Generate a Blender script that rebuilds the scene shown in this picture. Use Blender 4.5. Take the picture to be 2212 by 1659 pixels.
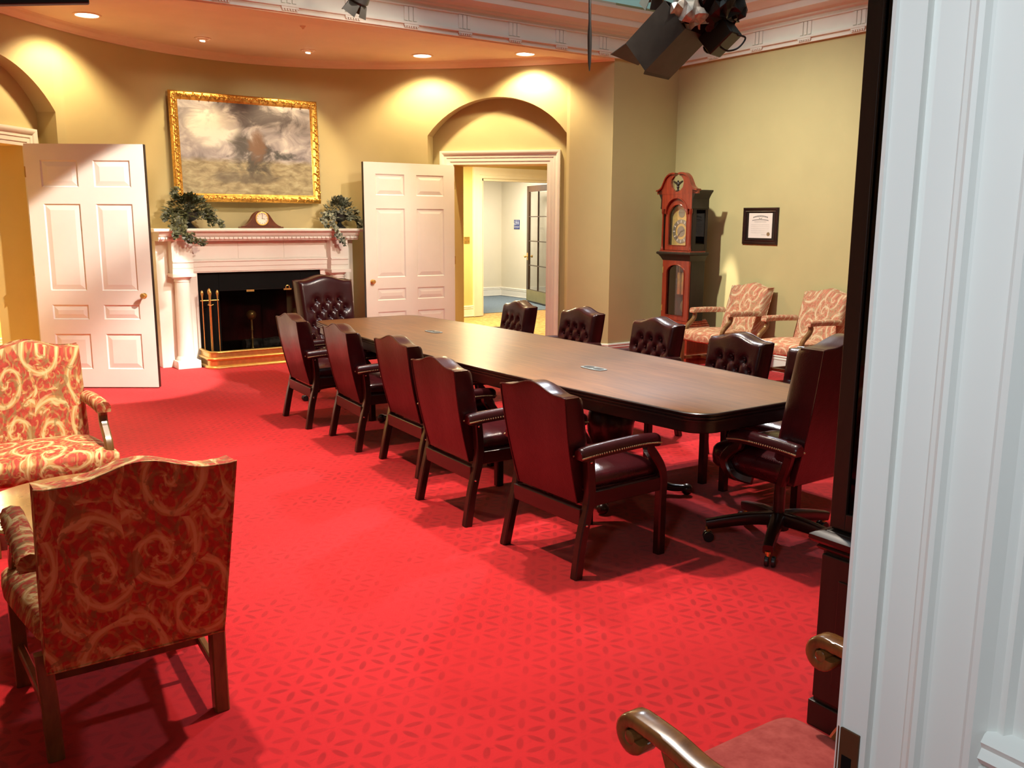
import bpy, bmesh, math, random
from mathutils import Matrix, Vector
import numpy as np

for o in list(bpy.data.objects):
    bpy.data.objects.remove(o, do_unlink=True)
SC = bpy.context.scene
COL = SC.collection
PI = math.pi

# ------------------------------------------------------------------ camera
def set_camera():
    f, p, r, A = 1920.9, 0.1818, 0.005, math.radians(34.5)
    cp, sp, c, s = math.cos(p), math.sin(p), math.cos(r), math.sin(r)
    fw = Vector((0, cp, -sp)); up = Vector((0, sp, cp)); rt = Vector((1, 0, 0))
    rt, up = c * rt + s * up, -s * rt + c * up
    R = Matrix(((math.cos(A), math.sin(A), 0), (-math.sin(A), math.cos(A), 0), (0, 0, 1)))
    rt, up, fw = R @ rt, R @ up, R @ fw
    m = Matrix((rt, up, -fw)).transposed().to_4x4()
    m.translation = (0, 0, 1.65)
    cam = bpy.data.cameras.new('camera')
    cam.sensor_fit = 'HORIZONTAL'; cam.sensor_width = 36.0
    cam.lens = 36.0 * f / 2212.0
    cam.clip_start = 0.05; cam.clip_end = 100
    o = bpy.data.objects.new('camera', cam); COL.objects.link(o)
    o.matrix_world = m
    SC.camera = o
set_camera()

SC.view_settings.view_transform = 'Standard'
SC.view_settings.look = 'None'
SC.view_settings.gamma = 1.0
SC.view_settings.use_curve_mapping = False
SC.view_settings.exposure = 0.0
try:
    SC.cycles.use_denoising = True
    SC.cycles.max_bounces = 7
    SC.cycles.diffuse_bounces = 4
    SC.cycles.glossy_bounces = 4
    SC.cycles.transmission_bounces = 6
    SC.cycles.sample_clamp_indirect = 6.0
    SC.cycles.caustics_reflective = False
    SC.cycles.caustics_refractive = False
except Exception:
    pass

# ------------------------------------------------------------------ world + lights
W = bpy.data.worlds.new('studio_ambient'); SC.world = W
W.use_nodes = True
W.node_tree.nodes['Background'].inputs[0].default_value = (1.0, 0.93, 0.84, 1)
W.node_tree.nodes['Background'].inputs[1].default_value = 0.11

def aim(o, target):
    d = Vector(target) - o.location
    o.rotation_euler = d.to_track_quat('-Z', 'Y').to_euler()
def area(name, loc, target, power, size, color=(1, .84, .66), spread=180, sy=None):
    L = bpy.data.lights.new(name, 'AREA'); L.energy = power; L.color = color
    L.shape = 'RECTANGLE' if sy else 'DISK'; L.size = size
    if sy: L.size_y = sy
    L.spread = math.radians(spread)
    o = bpy.data.objects.new(name, L); COL.objects.link(o); o.location = loc; aim(o, target); return o
def spot(name, loc, target, power, angle, blend=.5, color=(1, .84, .66), radius=.08):
    L = bpy.data.lights.new(name, 'SPOT'); L.energy = power; L.color = color
    L.spot_size = math.radians(angle); L.spot_blend = blend; L.shadow_soft_size = radius
    o = bpy.data.objects.new(name, L); COL.objects.link(o); o.location = loc; aim(o, target); return o

TUNG = (1, .86, .70)
# stage lights hung on the studio grid above the open set, plus added fill spots
spot('set_spot', (0.9, 4.9, 5.6), (1.1, 4.2, 0), 1050, 58, .7, TUNG, .10)
spot('set_spot', (3.3, 6.2, 5.8), (3.3, 5.4, 0), 1300, 58, .7, TUNG, .10)
spot('set_spot', (6.4, 6.6, 5.6), (5.4, 4.6, 0), 900, 58, .7, TUNG, .10)
spot('set_spot', (3.3, 3.7, 5.6), (2.4, 2.2, 0), 1100, 60, .7, TUNG, .10)
spot('set_spot', (4.6, 2.6, 5.2), (3.7, 10.2, .5), 1500, 32, .5, (1, .86, .72), .12)
spot('set_spot', (4.2, 4.4, 5.4), (1.80, 9.3, .9), 5200, 20, .15, (1, .90, .78), .05)
spot('set_spot', (3.4, 6.4, 5.3), (7.9, 6.4, .9), 1800, 56, 1.0, (.94, 1, .84), .10)
spot('set_spot', (6.8, 7.3, 4.9), (4.0, 4.6, .6), 800, 50, .6, (.82, .92, 1), .2)
spot('set_spot', (6.75, 7.12, 4.9), (8.02, 7.19, .70), 3000, 5.0, .5, (1, .93, .74), .03)
spot('set_spot', (1.7, 3.1, 5.4), (.50, 5.05, .6), 1500, 18, .6, (1, .92, .70), .08)
spot('set_spot', (3.4, 1.6, 4.0), (3.55, 10.7, 1.75), 1100, 25, .5, (1, .86, .62), .35)  # added low frontal fill, lifts the bay wall below the header
spot('set_spot', (1.2, 6.5, 5.5), (1.7, 7.2, 0), 550, 46, .8, TUNG, .10)  # added fill, brightens the carpet left of the table
area('studio_wall_fill', (4.0, 12.5, 6.8), (5.0, 18.5, 5.0), 420, 2.0, (.80, .97, 1))  # unseen area lamp added to brighten the studio back wall
area('studio_fill', (3.4, 4.0, 6.8), (3.4, 4.4, 0), 110, 3.0, (.80, .93, 1), 180)  # unseen broad overhead fill, no fixture modelled
# corridor behind the camera
area('corridor_light', (-0.9, 0.2, 2.7), (0.95, 0.5, 1.6), 8.5, .5, (.80, .92, 1), 80)
# unseen lamps added to brighten the hallways beyond the two doorways
area('hallway_fill', (7.4, 11.9, 2.6), (7.6, 11.9, 0), 200, .7, (1, .84, .46))
area('hallway_fill', (10.0, 14.9, 2.6), (10.2, 15.0, 0), 110, .8, (1, .92, .78))
area('hallway_fill', (0.3, 11.6, 2.6), (.5, 11.2, 0), 330, .7, (1, .84, .46))
# ------------------------------------------------------------------ node materials
def new_mat(name):
    m = bpy.data.materials.new(name); m.use_nodes = True
    nt = m.node_tree; b = nt.nodes['Principled BSDF']
    return m, nt, b
def N(nt, t, **kw):
    n = nt.nodes.new(t)
    for k, v in kw.items():
        if hasattr(n, k): setattr(n, k, v)
    return n
def setin(n, **kw):
    for k, v in kw.items():
        n.inputs[k.replace('_', ' ')].default_value = v
def link(nt, a, b): nt.links.new(a, b)
def ramp(nt, stops):
    n = nt.nodes.new('ShaderNodeValToRGB'); e = n.color_ramp.elements
    while len(e) > 1: e.remove(e[-1])
    e[0].position = stops[0][0]; e[0].color = (*stops[0][1], 1)
    for p, c in stops[1:]:
        x = e.new(p); x.color = (*c, 1)
    return n
def math_n(nt, op, a=None, b=None, c=None):
    n = nt.nodes.new('ShaderNodeMath'); n.operation = op
    for i, v in enumerate((a, b, c)):
        if v is None: continue
        if isinstance(v, (int, float)): n.inputs[i].default_value = v
        else: nt.links.new(v, n.inputs[i])
    return n.outputs[0]
def tc(nt, out='Object'):
    return nt.nodes.new('ShaderNodeTexCoord').outputs[out]
def mapping(nt, src, scale=(1, 1, 1), rot=(0, 0, 0), loc=(0, 0, 0)):
    n = nt.nodes.new('ShaderNodeMapping'); link(nt, src, n.inputs[0])
    n.inputs['Scale'].default_value = scale; n.inputs['Rotation'].default_value = rot; n.inputs['Location'].default_value = loc
    return n.outputs[0]
def noise(nt, vec, scale, detail=3, rough=.5, dist=0):
    n = nt.nodes.new('ShaderNodeTexNoise'); link(nt, vec, n.inputs['Vector'])
    n.inputs['Scale'].default_value = scale; n.inputs['Detail'].default_value = detail
    n.inputs['Roughness'].default_value = rough; n.inputs['Distortion'].default_value = dist
    return n
def mixc(nt, fac, a, b, mode='MIX'):
    n = nt.nodes.new('ShaderNodeMix'); n.data_type = 'RGBA'; n.blend_type = mode
    if isinstance(fac, (int, float)): n.inputs[0].default_value = fac
    else: link(nt, fac, n.inputs[0])
    for i, v in ((6, a), (7, b)):
        if isinstance(v, tuple): n.inputs[i].default_value = (*v[:3], 1)
        else: link(nt, v, n.inputs[i])
    return n.outputs[2]
def bump(nt, b, height, strength=.2, dist=.01):
    n = nt.nodes.new('ShaderNodeBump'); n.inputs['Strength'].default_value = strength; n.inputs['Distance'].default_value = dist
    link(nt, height, n.inputs['Height']); link(nt, n.outputs[0], b.inputs['Normal'])
def simple(name, col, rough=.5, metal=0, coat=0, spec=.5, var=.12, vscale=6, bmp=0, bscale=60, emit=None, estr=0):
    m, nt, b = new_mat(name)
    b.inputs['Roughness'].default_value = rough; b.inputs['Metallic'].default_value = metal
    b.inputs['Coat Weight'].default_value = coat; b.inputs['Specular IOR Level'].default_value = spec
    v = tc(nt)
    if var > 0:
        nz = noise(nt, v, vscale, 4, .6)
        lo = tuple(c * (1 - var) for c in col); hi = tuple(min(1, c * (1 + var)) for c in col)
        r = ramp(nt, [(.3, lo), (.7, hi)]); link(nt, nz.outputs['Fac'], r.inputs[0]); link(nt, r.outputs[0], b.inputs['Base Color'])
    else:
        b.inputs['Base Color'].default_value = (*col, 1)
    if bmp > 0:
        nz2 = noise(nt, v, bscale, 3, .6); bump(nt, b, nz2.outputs['Fac'], bmp, .004)
    if emit:
        b.inputs['Emission Color'].default_value = (*emit, 1); b.inputs['Emission Strength'].default_value = estr
    return m
def wood(name, dark, light, scale=(2, 30, 30), rough=.3, coat=.2, rot=(0, 0, 0)):
    m, nt, b = new_mat(name)
    v = mapping(nt, tc(nt), scale, rot)
    nz = noise(nt, v, 1.6, 6, .6, .6)
    r = ramp(nt, [(.28, dark), (.5, tuple((a + c) / 2 for a, c in zip(dark, light))), (.72, light)])
    link(nt, nz.outputs['Fac'], r.inputs[0]); link(nt, r.outputs[0], b.inputs['Base Color'])
    b.inputs['Roughness'].default_value = rough; b.inputs['Coat Weight'].default_value = coat; b.inputs['Coat Roughness'].default_value = .15
    bump(nt, b, nz.outputs['Fac'], .06, .002)
    return m

M = {}
M['wall'] = simple('khaki_wall_paint', (.49, .395, .195), .62, var=.05, vscale=1.3, bmp=.08, bscale=120)
M['hallwall'] = simple('yellow_hall_paint', (.66, .50, .20), .6, var=.04, vscale=1.5, bmp=.06, bscale=120)
M['cream'] = simple('cream_corridor_paint', (.70, .64, .50), .6, var=.03, vscale=1.5)
M['white'] = simple('white_gloss_paint', (.80, .75, .68), .36, var=.03, vscale=3, bmp=.03, bscale=40)
M['trimwhite'] = simple('white_trim_paint', (.80, .77, .70), .38, var=.03, vscale=3, bmp=.03, bscale=40)
M['jamb'] = simple('cool_white_paint', (.72, .73, .70), .35, var=.03, vscale=2, bmp=.04, bscale=30)
M['soffit'] = simple('soffit_paint', (.86, .65, .49), .7, var=.04, vscale=2)
M['studio'] = simple('studio_wall_paint', (.60, .78, .74), .8, var=.06, vscale=1)
M['mahogany'] = wood('dark_mahogany', (.008, .002, .0015), (.028, .006, .004), (2, 2, 14), .32, .2)
M['dialgold'] = simple('gilt_dial', (.78, .52, .17), .35, metal=.35, var=.15, vscale=30)
M['nail'] = simple('antique_nailhead', (.50, .36, .20), .35, metal=.5, var=.1)
M['clockcase'] = wood('brown_clock_case', (.055, .012, .006), (.12, .028, .012), (6, 6, 6), .3, .4)
M['clockwood'] = wood('red_mahogany', (.13, .012, .005), (.27, .030, .011), (14, 14, 2), .25, .5)
M['darkwood'] = wood('black_walnut', (.006, .003, .002), (.018, .009, .006), (12, 12, 1.5), .45, .05)
M['chairwood'] = wood('walnut_chair_wood', (.10, .040, .012), (.25, .115, .035), (10, 10, 3), .32, .35)
M['armwood'] = wood('scroll_arm_wood', (.10, .036, .010), (.24, .095, .026), (12, 12, 4), .25, .5)
M['plastic'] = simple('black_plastic', (.012, .012, .013), .4, var=.1)
M['blackmetal'] = simple('black_metal', (.003, .003, .003), .7, metal=0, var=.2, spec=.12)
M['brass'] = simple('polished_brass', (.78, .50, .15), .30, metal=.8, var=.12, vscale=20)
M['gold'] = simple('gilt_leaf', (.66, .37, .08), .36, metal=.85, var=.35, vscale=30, bmp=.5, bscale=70)
M['chrome'] = simple('chrome', (.7, .7, .7), .2, metal=1, var=.05)
M['foilblack'] = simple('black_foil', (.010, .009, .008), .45, metal=0, coat=.1, var=.3, vscale=9, bmp=.6, bscale=16)
M['snoot'] = simple('matte_black_snoot', (.028, .025, .022), .5, var=.25, vscale=9)
M['silverfoil'] = simple('crumpled_foil', (.50, .48, .43), .4, metal=.25, var=.5, vscale=14, bmp=.8, bscale=20)
M['flag'] = simple('navy_black_flag', (.008, .013, .014), .5, var=.2)
M['paper'] = simple('certificate_paper', (.72, .60, .55), .7, var=.03)
M['ink'] = simple('print_ink', (.12, .10, .10), .7, var=0)
M['seal'] = simple('certificate_seal', (.22, .14, .07), .5, var=.2, vscale=60)
M['signblue'] = simple('sign_blue', (.03, .05, .20), .5, var=.05)
M['signwhite'] = simple('sign_white', (.8, .8, .8), .5, var=0)
M['plate'] = simple('ivory_switch_plate', (.75, .60, .32), .4, var=.05)
M['leather'] = None
def leather(name, lo, hi, rough):
    m, nt, b = new_mat(name)
    v = tc(nt); nz = noise(nt, v, 5, 4, .6); r = ramp(nt, [(.3, lo), (.7, hi)])
    link(nt, nz.outputs['Fac'], r.inputs[0]); link(nt, r.outputs[0], b.inputs['Base Color'])
    b.inputs['Roughness'].default_value = rough; b.inputs['Coat Weight'].default_value = .22; b.inputs['Coat Roughness'].default_value = .12
    b.inputs['Specular IOR Level'].default_value = .4
    vo = nt.nodes.new('ShaderNodeTexVoronoi'); link(nt, v, vo.inputs['Vector']); vo.inputs['Scale'].default_value = 160
    nz2 = noise(nt, v, 14, 2, .5)
    h = math_n(nt, 'ADD', math_n(nt, 'MULTIPLY', vo.outputs['Distance'], .25), nz2.outputs['Fac'])
    bump(nt, b, h, .25, .006)
    return m
M['leather'] = leather('burgundy_leather', (.028, .0034, .0048), (.047, .0056, .008), .30)
M['leatherseat'] = leather('burgundy_seat_leather', (.032, .004, .006), (.055, .007, .010), .24)

def mat_carpet():
    m, nt, b = new_mat('red_leaf_carpet')
    v = tc(nt)
    s = .118
    masks = None
    for k in range(3):
        rv = mapping(nt, v, (1, 1, 1), (0, 0, k * PI / 3 + .13))
        sp = nt.nodes.new('ShaderNodeSeparateXYZ'); link(nt, rv, sp.inputs[0])
        u = math_n(nt, 'DIVIDE', sp.outputs[0], s)
        w = math_n(nt, 'DIVIDE', sp.outputs[1], s * .866)
        j = math_n(nt, 'ROUND', w)
        u2 = math_n(nt, 'SUBTRACT', math_n(nt, 'SUBTRACT', u, math_n(nt, 'MULTIPLY', j, .5)), .5)
        du = math_n(nt, 'SUBTRACT', u2, math_n(nt, 'ROUND', u2))
        dw = math_n(nt, 'MULTIPLY', math_n(nt, 'SUBTRACT', w, j), .866)
        a = math_n(nt, 'POWER', math_n(nt, 'DIVIDE', du, .30), 2.0)
        c = math_n(nt, 'POWER', math_n(nt, 'DIVIDE', dw, .105), 2.0)
        d = math_n(nt, 'ADD', a, c)
        mk = nt.nodes.new('ShaderNodeMapRange'); mk.inputs[1].default_value = 1.15; mk.inputs[2].default_value = .55
        link(nt, d, mk.inputs[0])
        masks = mk.outputs[0] if masks is None else math_n(nt, 'MAXIMUM', masks, mk.outputs[0])
    wear = noise(nt, v, 2.6, 4, .65)
    wr = nt.nodes.new('ShaderNodeMapRange'); wr.inputs[1].default_value = .35; wr.inputs[2].default_value = .65; wr.inputs[3].default_value = .12; wr.inputs[4].default_value = .62
    link(nt, wear.outputs['Fac'], wr.inputs[0])
    streak = noise(nt, mapping(nt, v, (18, 75, 1)), 1.0, 2, .5)
    fac = math_n(nt, 'MULTIPLY', masks, wr.outputs[0])
    big = noise(nt, v, 1.1, 3, .5)
    r = ramp(nt, [(.3, (.46, .0085, .013)), (.7, (.57, .014, .020))]); link(nt, big.outputs['Fac'], r.inputs[0])
    c1 = mixc(nt, fac, r.outputs[0], (.24, .005, .008))
    st = nt.nodes.new('ShaderNodeMapRange'); st.inputs[1].default_value = .62; st.inputs[2].default_value = .75; st.inputs[4].default_value = .35
    link(nt, streak.outputs['Fac'], st.inputs[0])
    c2 = mixc(nt, st.outputs[0], c1, (.25, .005, .008))
    link(nt, c2, b.inputs['Base Color'])
    b.inputs['Roughness'].default_value = .95; b.inputs['Specular IOR Level'].default_value = .1
    b.inputs['Sheen Weight'].default_value = .15
    fz = noise(nt, v, 420, 2, .6); bump(nt, b, fz.outputs['Fac'], .35, .006)
    return m
M['carpet'] = mat_carpet()
def mat_fleck(name, c0, c1, scale):
    m, nt, b = new_mat(name); v = tc(nt); nz = noise(nt, v, scale, 3, .7)
    r = ramp(nt, [(.35, c0), (.65, c1)]); link(nt, nz.outputs['Fac'], r.inputs[0]); link(nt, r.outputs[0], b.inputs['Base Color'])
    b.inputs['Roughness'].default_value = .95
    return m
M['tancarpet'] = mat_fleck('tan_hall_carpet', (.36, .20, .06), (.62, .40, .16), 16)
M['bluecarpet'] = mat_fleck('slate_blue_carpet', (.11, .15, .19), (.16, .21, .26), 40)

def mat_table():
    m, nt, b = new_mat('table_veneer'); v = tc(nt)
    g = noise(nt, mapping(nt, v, (26, 2.2, 1)), 1.4, 6, .62, .8)
    big = noise(nt, mapping(nt, v, (2, .9, 1)), 1.2, 2, .5)
    r = ramp(nt, [(.25, (.090, .029, .006)), (.5, (.155, .054, .0125)), (.75, (.225, .084, .020))])
    link(nt, g.outputs['Fac'], r.inputs[0])
    r2 = ramp(nt, [(.35, (.8, .8, .8)), (.65, (1.1, 1.08, 1.05))]); link(nt, big.outputs['Fac'], r2.inputs[0])
    link(nt, mixc(nt, 1.0, r.outputs[0], r2.outputs[0], 'MULTIPLY'), b.inputs['Base Color'])
    b.inputs['Roughness'].default_value = .42; b.inputs['Coat Weight'].default_value = .18; b.inputs['Coat Roughness'].default_value = .22
    bump(nt, b, g.outputs['Fac'], .04, .002)
    return m
M['table'] = mat_table()

def mat_paisley(name, ground, gold, cream, green, scale=4.2, dim=1.0):
    """spiral and leaf motifs: each voronoi cell carries a spiral arm round its own centre"""
    m, nt, b = new_mat(name)
    v = tc(nt)
    sp = nt.nodes.new('ShaderNodeSeparateXYZ'); link(nt, v, sp.inputs[0])
    cx = math_n(nt, 'ADD', sp.outputs[1], math_n(nt, 'MULTIPLY', sp.outputs[0], .25))
    cy = math_n(nt, 'ADD', sp.outputs[2], math_n(nt, 'MULTIPLY', sp.outputs[0], .9))
    cb = nt.nodes.new('ShaderNodeCombineXYZ'); link(nt, cx, cb.inputs[0]); link(nt, cy, cb.inputs[1])
    wob = noise(nt, cb.outputs[0], 6, 2, .5)
    wv = nt.nodes.new('ShaderNodeVectorMath'); wv.operation = 'MULTIPLY_ADD'
    link(nt, wob.outputs['Color'], wv.inputs[0]); wv.inputs[1].default_value = (.05, .05, 0); link(nt, cb.outputs[0], wv.inputs[2])
    P = wv.outputs[0]
    vo = nt.nodes.new('ShaderNodeTexVoronoi'); vo.voronoi_dimensions = '2D'; link(nt, P, vo.inputs['Vector'])
    vo.inputs['Scale'].default_value = scale; vo.inputs['Randomness'].default_value = .75
    pos = nt.nodes.new('ShaderNodeVectorMath'); pos.operation = 'SUBTRACT'
    link(nt, P, pos.inputs[0]); link(nt, vo.outputs['Position'], pos.inputs[1])
    ps = nt.nodes.new('ShaderNodeSeparateXYZ'); link(nt, pos.outputs[0], ps.inputs[0])
    ang = math_n(nt, 'ARCTAN2', ps.outputs[1], ps.outputs[0])
    rr = vo.outputs['Distance']
    spiral = math_n(nt, 'SINE', math_n(nt, 'ADD', ang, math_n(nt, 'MULTIPLY', math_n(nt, 'POWER', rr, .7), 19.0)))
    fine = math_n(nt, 'SINE', math_n(nt, 'ADD', math_n(nt, 'MULTIPLY', ang, 7.0), math_n(nt, 'MULTIPLY', rr, 34.0)))
    nz = noise(nt, P, 34, 3, .7)
    leaf = noise(nt, P, 11, 3, .6, 1.6)
    def step(x, a, c):
        k = nt.nodes.new('ShaderNodeMapRange'); k.inputs[1].default_value = a; k.inputs[2].default_value = c; link(nt, x, k.inputs[0]); return k.outputs[0]
    mul = lambda x, y: math_n(nt, 'MULTIPLY', x, y)
    # small curls between the large ones
    v2 = nt.nodes.new('ShaderNodeTexVoronoi'); v2.voronoi_dimensions = '2D'; link(nt, P, v2.inputs['Vector'])
    v2.inputs['Scale'].default_value = scale * 3.3; v2.inputs['Randomness'].default_value = .85
    p2 = nt.nodes.new('ShaderNodeVectorMath'); p2.operation = 'SUBTRACT'; link(nt, P, p2.inputs[0]); link(nt, v2.outputs['Position'], p2.inputs[1])
    s2 = nt.nodes.new('ShaderNodeSeparateXYZ'); link(nt, p2.outputs[0], s2.inputs[0])
    a2 = math_n(nt, 'ARCTAN2', s2.outputs[1], s2.outputs[0])
    curl = math_n(nt, 'SINE', math_n(nt, 'ADD', a2, mul(v2.outputs['Distance'], 13.0)))
    petal = math_n(nt, 'SINE', mul(a2, 6.0))
    g0 = ramp(nt, [(.35, tuple(c * .75 for c in ground)), (.65, tuple(min(1, c * 1.15) for c in ground))]); link(nt, nz.outputs['Fac'], g0.inputs[0])
    c = mixc(nt, mul(step(curl, .55, .85), .55), g0.outputs[0], gold)
    c = mixc(nt, mul(step(leaf.outputs['Fac'], .54, .60), .7), c, gold)
    c = mixc(nt, mul(mul(step(petal, .2, .6), step(v2.outputs['Distance'], .28, .40)), .5), c, green)
    c = mixc(nt, mul(step(spiral, .52, .74), .72), c, gold)
    c = mixc(nt, mul(mul(step(fine, .4, .8), step(spiral, .1, .5)), .5), c, cream)
    c = mixc(nt, mul(step(spiral, .90, .98), .75), c, cream)
    c = mixc(nt, mul(mul(step(fine, .2, .8), step(spiral, -.55, -.8)), .45), c, tuple(x * .7 for x in ground))
    c = mixc(nt, mul(step(leaf.outputs['Fac'], .60, .64), .7), c, cream)
    c = mixc(nt, mul(step(leaf.outputs['Fac'], .40, .37), .65), c, green)
    link(nt, c, b.inputs['Base Color'])
    b.inputs['Roughness'].default_value = .8; b.inputs['Specular IOR Level'].default_value = .2
    wvn = noise(nt, v, 500, 1, .5); bump(nt, b, wvn.outputs['Fac'], .15, .003)
    return m
M['paisley'] = mat_paisley('coral_paisley', (.46, .060, .040), (.55, .31, .11), (.70, .53, .27), (.24, .16, .06), 4.4)
M['paisleyb'] = mat_paisley('faded_paisley', (.50, .17, .11), (.55, .33, .19), (.64, .49, .34), (.36, .25, .14), 5.2)
M['redseat'] = mat_fleck('red_damask_seat', (.30, .035, .030), (.40, .065, .055), 22)

def mat_painting():
    m, nt, b = new_mat('landscape_canvas'); v = tc(nt)
    sp = nt.nodes.new('ShaderNodeSeparateXYZ'); link(nt, v, sp.inputs[0])
    x, z = sp.outputs[0], sp.outputs[2]            # canvas centre is the origin, metres
    nz = noise(nt, mapping(nt, v, (1.6, 1, 2.4)), 2.2, 6, .6, .7)
    sky = ramp(nt, [(.30, (.09, .075, .085)), (.48, (.26, .23, .24)), (.62, (.42, .38, .37)), (.75, (.62, .57, .52))]); link(nt, nz.outputs['Fac'], sky.inputs[0])
    def blob(cx, cz, ax, az):
        a = math_n(nt, 'POWER', math_n(nt, 'DIVIDE', math_n(nt, 'SUBTRACT', x, cx), ax), 2)
        c = math_n(nt, 'POWER', math_n(nt, 'DIVIDE', math_n(nt, 'SUBTRACT', z, cz), az), 2)
        d = math_n(nt, 'ADD', math_n(nt, 'ADD', a, c), math_n(nt, 'MULTIPLY', math_n(nt, 'SUBTRACT', nz.outputs['Fac'], .5), 5.5))
        k = nt.nodes.new('ShaderNodeMapRange'); k.interpolation_type = 'SMOOTHSTEP'; k.inputs[1].default_value = 1.6; k.inputs[2].default_value = .2; link(nt, d, k.inputs[0]); return k.outputs[0]
    c = mixc(nt, math_n(nt, 'MULTIPLY', blob(-.42, .22, .26, .20), .95), sky.outputs[0], (.68, .65, .58))
    c = mixc(nt, math_n(nt, 'MULTIPLY', blob(.12, .42, .40, .16), .8), c, (.06, .045, .05))
    gn = noise(nt, mapping(nt, v, (3, 1, 7)), 2.6, 5, .6, .4)
    gr = ramp(nt, [(.3, (.15, .11, .055)), (.55, (.30, .25, .14)), (.75, (.42, .38, .24))]); link(nt, gn.outputs['Fac'], gr.inputs[0])
    hz = math_n(nt, 'ADD', z, math_n(nt, 'MULTIPLY', math_n(nt, 'SUBTRACT', gn.outputs['Fac'], .5), .10))
    k = nt.nodes.new('ShaderNodeMapRange'); k.inputs[1].default_value = -.10; k.inputs[2].default_value = -.16; link(nt, hz, k.inputs[0])
    c = mixc(nt, k.outputs[0], c, gr.outputs[0])
    # a clump of dark trees on the moor, the nearest with russet leaves
    c = mixc(nt, math_n(nt, 'MULTIPLY', blob(.02, -.06, .26, .22), .9), c, (.035, .026, .018))
    c = mixc(nt, math_n(nt, 'MULTIPLY', blob(.40, -.06, .15, .06), .9), c, (.022, .024, .018))
    c = mixc(nt, math_n(nt, 'MULTIPLY', blob(.10, .04, .10, .17), .6), c, (.20, .095, .04))
    c = mixc(nt, math_n(nt, 'MULTIPLY', blob(-.02, -.32, .36, .06), .7), c, (.08, .06, .04))
    link(nt, c, b.inputs['Base Color'])
    b.inputs['Roughness'].default_value = .55; bump(nt, b, gn.outputs['Fac'], .1, .003)
    return m
M['painting'] = mat_painting()

def mat_glass(name, tint=(1, 1, 1), alpha=.12, rough=.03):
    m, nt, b = new_mat(name)
    tr = nt.nodes.new('ShaderNodeBsdfTransparent'); tr.inputs[0].default_value = (*tint, 1)
    gl = nt.nodes.new('ShaderNodeBsdfGlossy'); gl.inputs['Roughness'].default_value = rough
    mx = nt.nodes.new('ShaderNodeMixShader'); lw = nt.nodes.new('ShaderNodeLayerWeight'); lw.inputs[0].default_value = .25
    f = math_n(nt, 'ADD', math_n(nt, 'MULTIPLY', lw.outputs['Fresnel'], .6), alpha)
    link(nt, f, mx.inputs[0]); link(nt, tr.outputs[0], mx.inputs[1]); link(nt, gl.outputs[0], mx.inputs[2])
    link(nt, mx.outputs[0], nt.nodes['Material Output'].inputs[0])
    return m
M['fireglass'] = mat_glass('fire_screen_glass', (.6, .6, .6), .004, .08)
M['bronze'] = simple('dark_bronze', (.10, .045, .02), .4, metal=.4, var=.2)
M['glass'] = mat_glass('clear_glass', (1, 1, 1), .03)
M['darkglass'] = mat_glass('smoked_glass', (.22, .22, .21), .02)
M['frost'] = simple('frosted_pane', (.62, .60, .54), .25, var=.05)
def emis(name, col, s):
    m, nt, b = new_mat(name)
    b.inputs['Base Color'].default_value = (*col, 1)
    b.inputs['Emission Color'].default_value = (*col, 1); b.inputs['Emission Strength'].default_value = s
    return m
M['lamp'] = emis('lit_downlight', (1, .86, .66), 9)
def mat_leaf(name, c0, c1):
    m, nt, b = new_mat(name)
    v = tc(nt); nz = noise(nt, v, 38, 1, .5)
    r = ramp(nt, [(.35, c0), (.62, c1)]); link(nt, nz.outputs['Fac'], r.inputs[0]); link(nt, r.outputs[0], b.inputs['Base Color'])
    b.inputs['Roughness'].default_value = .45
    return m
M['ivy'] = mat_leaf('dark_ivy', (.016, .022, .008), (.085, .090, .040))
M['ivyv'] = mat_leaf('variegated_ivy', (.020, .030, .016), (.26, .27, .21))
def mat_log():
    return mat_fleck('ashy_log', (.02, .018, .015), (.20, .18, .15), 12)
M['log'] = mat_log()
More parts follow.
